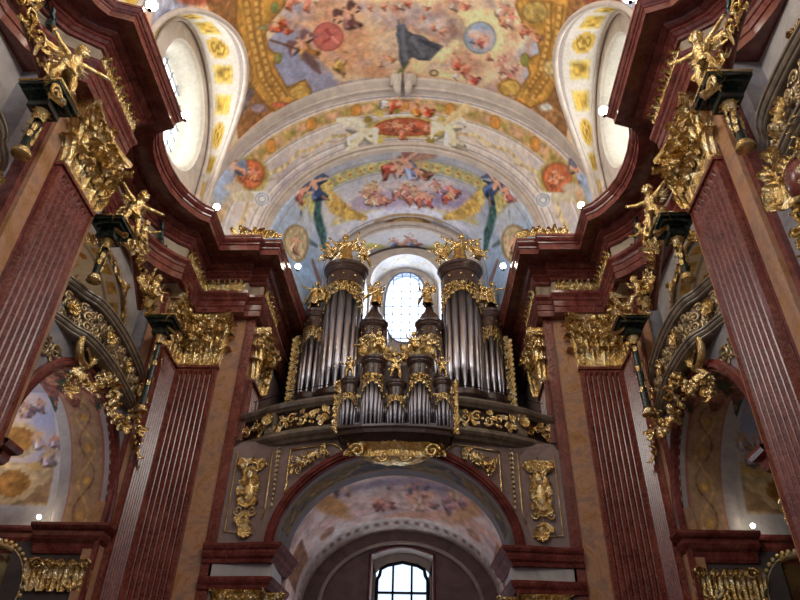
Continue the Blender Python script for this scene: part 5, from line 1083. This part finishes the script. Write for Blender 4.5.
# ================================================================== ORGANS
def pipe(c, r, z0, z1, foot, parent, rough=None):
    """one speaking pipe: conical foot, mouth, cylinder"""
    mb = MB(); x, y = c; mb.lathe([(r*.22, 0), (r*.95, foot), (r, foot+.01), (r*.86, foot+.04), (r, foot+r*1.2), (r, z1-z0), (r*.85, z1-z0), (0, z1-z0-.02)], (x, y, z0), 12)
    k = len(mb.v); mb.tube([(x-r*.5, y-r*.92, z0+foot+.03), (x, y-r*1.04, z0+foot+r*1.3), (x+r*.5, y-r*.92, z0+foot+.03)], r*.08, 4)
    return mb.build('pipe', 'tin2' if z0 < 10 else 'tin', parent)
def tower(name_parent, cx, cy, R, z0, zf, zc, npipe, pr, seed=0, peak=0.0, fz=None, shape='round', bz=.4):
    """semi-circular organ tower: base, pipes, gilt fret, drum, cornice"""
    par = name_parent; A0, A1 = PI, 2*PI; o = (cx, cy, 0)
    mb = MB(); mb.lathe([(R*.55, z0-bz), (R*.75, z0-bz*.7), (R*1.02, z0-bz*.35), (R*1.1, z0-bz*.25), (R*1.1, z0-.04), (R*1.0, z0), (0, z0)], o, 20, False, A0, A1)
    mb.box((cx-R*1.02, cy-.02, z0-bz), (cx+R*1.02, cy+.35, zc)); e1 = mb.build('tower_case', 'wood', par)
    mb = MB(); H = zc-zf
    pf = [(R*.98, zf), (R*1.0, zf), (R*1.0, zf+H*.05), (R*.96, zf+H*.08), (R*.96, zf+H*.55), (R*1.02, zf+H*.58), (R*1.08, zf+H*.66), (R*1.12, zf+H*.7), (R*1.12, zf+H*.76), (R*1.2, zf+H*.84), (R*1.22, zf+H*.92), (R*1.22, zf+H*.95), (R*1.14, zf+H), (0, zf+H)]
    mb.lathe(pf, o, 24, False, A0, A1); mb.lathe([(R*.9, zf), (R*.98, zf)], o, 20, False, A0, A1); 
    if peak: mb.lathe([(R*1.0, zc), (R*.8, zc+peak*.35), (R*.5, zc+peak*.6), (R*.3, zc+peak*.95), (0, zc+peak)], o, 20, True, A0, A1); mb.box((cx-R*.9, cy-.01, zc), (cx+R*.9, cy+.1, zc+peak*.3))
    mb.build('cornice', 'wood', par)
    mb = MB()
    for sx in (-1, 1): mb.box((cx+sx*R*.98-.035, cy-.05, z0), (cx+sx*R*.98+.035, cy+.03, zf))
    mb.build('stile', 'wood', par)
    for k in range(npipe):
        a = PI+PI*(k+.5)/npipe; q = abs((k+.5)/npipe-.5)*2; pipe((cx+math.cos(a)*R*.82, cy+math.sin(a)*R*.82), pr*(1-.25*q), z0, zf-.02-(zf-z0)*(.05+.16*q), .16*(zf-z0)*(1-.3*q)+.05, par)
    # fret: two curtains of scrolls drawn aside, plus drum mounts
    fh = (zf-z0)*(.24 if fz is None else fz); rs = min(.085, R*.16)
    r_ = random.Random(seed); half = R*1.3; nj = int(half/(rs*1.75))
    for sx in (-1, 1):
        mb = MB()
        for j in range(nj+1):
            x = j*rs*1.75+rs*.4; dep = fh*(.34+.66*(x/half)**1.6)
            k = 0
            while k*rs*1.7 < dep:
                z = -rs-k*rs*1.7; mb.spiral((sx*x, .01, z), (1 if (j+k) % 2 else -1, 0, 0), (0, 0, 1 if k % 2 else -1), rs, 1.25, .26, 12, 4, start=r_.random()*3)
                if r_.random() < .6: mb.leaf((sx*x, .02, z), (-sx*.4, 0, -.9), (0, 1, 0), (.9, 0, -.4), rs*1.5, rs*.8, .3, 3)
                k += 1
            mb.leaf((sx*x, .02, -dep*.95), (0, 0, -1), (0, 1, 0), (1, 0, 0), rs*1.8, rs*1.1, .3, 4)
        for i in range(len(mb.v)):
            p = mb.v[i]; a = 1.5*PI+p[0]/R; mb.v[i] = (cx+math.cos(a)*(R*.99+p[1]), cy+math.sin(a)*(R*.99+p[1]), zf+p[2])
        mb.build('gilded_fret', 'gold', par)
    mb = MB()
    for k in range(5):
        a = PI+PI*(k+.5)/5; mb.ball((cx+math.cos(a)*R*1.0, cy+math.sin(a)*R*1.0, zf+H*.32), (R*.07, R*.07, R*.08), 6, 5)
    mb.build('gilded_studs', 'gold', par)
org = empty('pipe_organ', (0, 20, 9.3), 'large dark-cased pipe organ with tall round pipe towers flanking the bright west window', 'organ')
for s in (-1, 1):
    tower(org, s*2.12, 19.75, .70, 12.0, 16.35, 17.25, 7, .125, 1, fz=.25, bz=.9)
    tower(org, s*3.1, 19.95, .40, 12.1, 14.7, 15.45, 5, .085, 2, .35, fz=.4, bz=.9)
    tower(org, s*.97, 19.55, .42, 12.6, 14.1, 14.75, 5, .07, 3, .75, fz=.5, bz=.6)
    mb = MB(); mb.box((min(s*1.38, s*3.5), 19.9, 9.3), (max(s*1.38, s*3.5), 20.8, 14.6)); mb.box((min(s*1.4, s*2.85), 19.9, 14.6), (max(s*1.4, s*2.85), 20.8, 17.0)); mb.box((min(s*.5, s*1.45), 19.7, 9.3), (max(s*.5, s*1.45), 20.6, 14.6)); mb.box((min(s*3.45, s*3.75), 19.9, 9.3), (max(s*3.45, s*3.75), 20.6, 14.5)); mb.build('case_wall', 'wood', org)
    for k in range(3): pipe((s*(1.34+.075*k), 19.62), .032, 12.5, 13.9-.12*k, .3, org)
    for k in range(3): pipe((s*(2.72+.075*k), 19.8), .034, 12.1, 14.2-.14*k, .35, org)
    mb = MB(); scrollwork(mb, 2.9, .22, 7, .02, 1.0); lay(mb, (s*3.66, 19.86, 13.0), (0, 0, 1), (1, 0, 0), (0, -1, 0))
    for k in range(14): mb.leaf((s*3.72, 19.84, 11.7+k*.19), (s*.5, 0, .8), (0, -1, 0), (.8, 0, -.5*s), .2, .12, .3, 4)
    mb.build('gilded_wing', 'dgold', org)
mb = MB(); mb.box((-.6, 19.95, 9.3), (.6, 20.6, 12.9)); mb.box((-.62, 19.85, 12.8), (.62, 20.65, 13.0)); mb.box((-.45, 19.9, 13.0), (.45, 20.6, 13.25)); mb.build('centre_case', 'wood', org)
mb = MB(); mb.box((-3.75, 19.3, 9.2), (3.75, 21.2, 11.1)); mb.build('base_case', 'wood', org)
# choir organ on the gallery front
ch = empty('choir_organ', (.05, 16.0, 8.85), 'small dark choir organ with gilded fretwork projecting from the gallery front', 'organ')
for cx_, R_, zf, zc, n_ in ((-1.2, .22, 10.05, 10.5, 5), (-.58, .31, 10.6, 11.15, 7), (.05, .24, 9.98, 10.42, 5), (.68, .31, 10.6, 11.15, 7), (1.3, .22, 10.05, 10.5, 5)):
    tower(ch, cx_, 15.98, R_, 9.1, zf, zc, n_, R_*.19 if n_ == 7 else R_*.24, 5, .12, fz=.46, bz=.2)
for cx_ in (-.92, -.235, .335, 1.02):
    for k in range(4): pipe((cx_-.068+.045*k, 15.94), .02, 9.1, 9.8+.05*abs(k-1.5), .12, ch)
    mb = MB(); scrollwork(mb, .22, .3, 3, .014, 1); lay(mb, (cx_, 15.92, 10.02), (1, 0, 0), (0, 0, 1), (0, -1, 0)); mb.build('gilded_fret', 'gold', ch)
mb = MB(); mb.box((-1.42, 16.0, 8.9), (1.52, 16.6, 10.3)); mb.box((-.95, 16.0, 10.3), (1.05, 16.6, 11.0)); mb.build('case_wall', 'wood', ch)
mb = MB(); rows = [[(.05-w_, 16.3, z), (.05-w_, 15.85-d_, z), (.05-w_*.55, 15.68-d_, z), (.05, 15.62-d_, z), (.05+w_*.55, 15.68-d_, z), (.05+w_, 15.85-d_, z), (.05+w_, 16.3, z)] for w_, d_, z in ((1.1, -.2, 8.72), (1.35, -.1, 8.8), (1.42, 0, 8.86), (1.42, .02, 8.95), (1.50, .06, 9.0), (1.50, .06, 9.06), (1.44, 0, 9.09))]; mb.grid(rows); mb.add(rows[-1], [tuple(range(7))]); mb.build('base_cornice', 'wood', ch)
for sx in (-1, 1):
    mb = MB(); scrollwork(mb, 1.5, .2, 8, .02, 1.0)
    for k in range(16): mb.leaf((-.75+k*.1, .02, 0), (.3, 0, sx*.8), (0, 1, 0), (.8, 0, -.3), .14, .09, .3, 4); mb.ball((-.75+k*.1, .02, sx*.07), .03, 5, 4)
    lay(mb, (.05+sx*1.56, 15.98, 9.72), (0, 0, 1), (sx, 0, 0), (0, -1, 0)); mb.build('gilded_wing', 'gold', ch)
cb = empty('gilded_corbel', (.05, 16.2, 8.2), 'gilded shell corbel under the choir organ on the arch crown', 'corbel')
mb = MB(); rows = []
for i in range(9):
    q = i/8; w_ = 1.28-.75*q**1.6; d_ = .55*(1-q)**.7+.05; rows.append([(.05+w_*math.sin(a), 16.45-(d_+.03*math.cos(a*9))*math.cos(a)**.6 if math.cos(a) > 0 else 16.45, 8.72-.42*q-.03*math.cos(a*2)) for a in np.linspace(-PI/2*.98, PI/2*.98, 49)])
mb.grid(rows, True); mb.build('shell', 'gold', cb)
for sx in (-1, 1):
    mb = MB(); mb.spiral((.05+sx*.95, 15.98, 8.5), (sx, 0, 0), (0, 0, 1), .2, 1.5, .3); mb.build('volute', 'gold', cb)
    mb = MB(); mb.spiral((.05+sx*.28, 15.9, 8.3), (sx, 0, 0), (0, 0, -1), .14, 1.5, .3); mb.build('volute', 'gold', cb)
mb = MB()
for k in range(17): x = -1.2+k*.15; mb.leaf((.05+x, 15.95+.25*abs(x)/1.2, 8.62-.1*math.cos(x*1.3)), (x*.2, -.2, -1), (0, -1, 0), (1, 0, 0), .24, .14, .4, 5); mb.ball((.05+x, 15.85+.2*abs(x), 8.72), .04, 6, 4)
mb.build('leafwork', 'gold', cb)
# figures on the organs
side_of = {-1: 'left', 1: 'right'}
for s in (-1, 1):
    sd = SIDE[s]; G_ = 'gilded figures on the organ'
    figure('angel', (s*2.12, 19.45, 17.24), 1.55, (0, -1, 0), 'tall gilded angel with spread arms crowning the %s main organ tower' % sd, G_, 'spread' if s > 0 else 'raise', False)
    figure('putto', (s*2.12-.66, 19.35, 17.22), 1.05, (-.5, -1, 0), 'gilded putto on the rim of the %s main organ tower, left of its angel' % sd, G_, 'sit' if s < 0 else 'fly')
    figure('putto', (s*2.12+.66, 19.35, 17.22), 1.05, (.5, -1, 0), 'gilded putto on the rim of the %s main organ tower, right of its angel' % sd, G_, 'fly' if s < 0 else 'sit')
    figure('angel', (s*.92, 19.35, 15.3), 1.1, (-s*.4, -1, 0), 'gilded music-making angel in front of the window on the small %s organ tower' % sd, G_, 'kneel', False)
    figure('angel', (s*3.2, 19.7, 15.5), 1.2, (s*.2, -1, 0), 'gilded angel on the outer %s organ tower, the outer of its pair' % sd, G_, 'spread', False)
    figure('putto', (s*2.85, 19.6, 15.45), .9, (s*.5, -1, 0), 'gilded putto on the outer %s organ tower, next to the tall pipes' % sd, G_, 'sit')
    cxs = .05+s*.62
    figure('putto', (cxs+s*-.12, 15.85, 11.22), .72, (-s*.2, -1, 0), 'gilded putto sitting on the taller %s tower of the choir organ' % sd, G_, 'sit')
    figure('putto', (cxs+s*.28, 15.85, 11.15), .6, (s*.5, -1, 0), 'gilded winged putto leaning outward on the taller %s choir organ tower' % sd, G_, 'fly')
    figure('putto', (.05+s*1.26, 15.85, 10.55), .6, (s*.3, -1, 0), 'gilded putto on the low outer %s tower of the choir organ' % sd, G_, 'raise')
    figure('putto', (.05+s*.2, 16.1, 11.0), .55, (s*.2, -1, 0), 'small gilded putto behind the hanging one, on its %s' % sd, G_, 'raise')
figure('putto', (.05, 15.72, 10.42), .78, (.1, -1, 0), 'gilded naked putto in front of the centre of the choir organ', 'gilded figures on the organ', 'raise', True, False)
for s in (-1, 1):
    mb = MB(); q = random.Random(5)
    for k in range(40): c = Vector((.05+s*q.uniform(.2, .95), 15.85+q.uniform(-.1, .2), 11.1+q.uniform(0, .35))); d = Vector((q.uniform(-1, 1), -.4, q.uniform(-.4, 1))).normalized(); mb.leaf(c, d, (0, -1, .2), d.cross(Vector((0, -1, .2))).normalized(), .2, .1, .5, 4)
    tag(mb.build('leaf_crest', 'dgold'), 'gilded leaf crest heaped on top of the %s half of the choir organ' % SIDE[s], 'ornament', 'choir organ crests')

# gilded foliage on the cornices beside the organ bay
for s in (-1, 1):
    mb = MB(); q = random.Random(2)
    for k in range(30): c = Vector((s*(5.0-k*.045), 15.55, 15.27)); d = Vector((q.uniform(-1, 1), -.3, q.uniform(.3, 1))).normalized(); mb.leaf(c, d, (0, -1, .1), d.cross(Vector((0, -1, .1))).normalized(), q.uniform(.2, .36)*(1.2-k*.02), .14, .4, 5)
    tag(mb.build('foliage_crest', 'gold'), 'gilded foliage lying on the %s cornice beside the organ bay' % SIDE[s], 'ornament', 'cornice foliage')

# ------------------------------------------------------------------ lamps on the cornices
LP = [(5.2, 8.0, 15.25, .13, 'near pier cornice, the corner towards the camera'), (5.3, 11.0, 15.25, .12, 'near pier cornice, the corner towards the organ'), (5.36, 14.34, 15.25, .10, 'corner pier cornice above the curved bay'), (3.36, 17.14, 15.25, .09, 'inner end of the cornice beside the organ')]
for s in (-1, 1):
    for x, y, z, r_, w_ in LP+[(8.12, 15.3, 6.36, .05, 'chapel impost inside the side arch')]:
        e = empty('floodlight', (s*x, y, z), 'lit white floodlight on the %s %s' % (SIDE[s], w_), 'lamp', 'cornice floodlights')
        mb = MB(); mb.lathe([(0, 0), (.05, 0), (.05, .02), (.015, .03), (.015, .09)], (s*x, y, z), 8); mb.build('stand', 'iron', e)
        mb = MB(); mb.ball((s*x, y, z+.09+r_*.9), r_, 12, 8); mb.build('bulb', 'bulb', e)
mb = MB(); mb.box((-13, -8, -.1), (13, 24, 0)); struct(mb.build('floor', 'floor'))

# ================================================================== LIGHT
w = bpy.data.worlds.new('world'); sc.world = w; w.use_nodes = True
bg = w.node_tree.nodes['Background']; bg.inputs[0].default_value = (*lin((214, 212, 222)), 1); bg.inputs[1].default_value = .55
def area(loc, rot, sx, sy, power, col=(255, 250, 240)):
    l = bpy.data.lights.new('daylight', 'AREA'); l.shape = 'RECTANGLE'; l.size = sx; l.size_y = sy; l.energy = power; l.color = lin(col)
    o = bpy.data.objects.new('daylight', l); o.location = loc; o.rotation_euler = rot; C.objects.link(o); return o
for s in (-1, 1):
    for yc in bays: area((s*7.26, yc, 18.3), (0, s*PI/2, 0), 2.0, 2.2, 170 if s < 0 else 110)
    for yc in (-0.4, -6.8): area((s*6.6, yc, 18.3), (0, s*PI/2, 0), 3.0, 3.4, 1050)
area((0, 23.5, 18.1), (-PI/2, 0, 0), 1.5, 3.0, 200, (225, 236, 255))
area((.05, 23.3, 4.9), (-PI/2-.3, 0, 0), 1.6, 5.0, 170, (225, 228, 240))
area((-10.2, 13.2, 6.6), (PI, 0, 0), 2.5, 2.5, 100, (235, 235, 250))
area((-10.2, 5.9, 6.6), (PI, 0, 0), 2.5, 2.5, 30, (235, 235, 250))
area((10.2, 13.2, 6.6), (PI, 0, 0), 2.5, 2.5, 5, (235, 235, 250))
for s, p_ in ((-1, 34), (1, 22)):
    for y_ in (13.1, 5.9): area((s*9.0, y_, 12.2), (0, -s*.5, 0), 1.2, 2.4, p_, (240, 240, 245))
vs = sc.view_settings; vs.view_transform = 'Standard'; vs.look = 'None'; vs.gamma = 1; vs.use_curve_mapping = False; vs.exposure = 0.0
sc.cycles.use_denoising = True; sc.cycles.max_bounces = 6; sc.cycles.diffuse_bounces = 3; sc.cycles.glossy_bounces = 3; sc.cycles.sample_clamp_indirect = 6
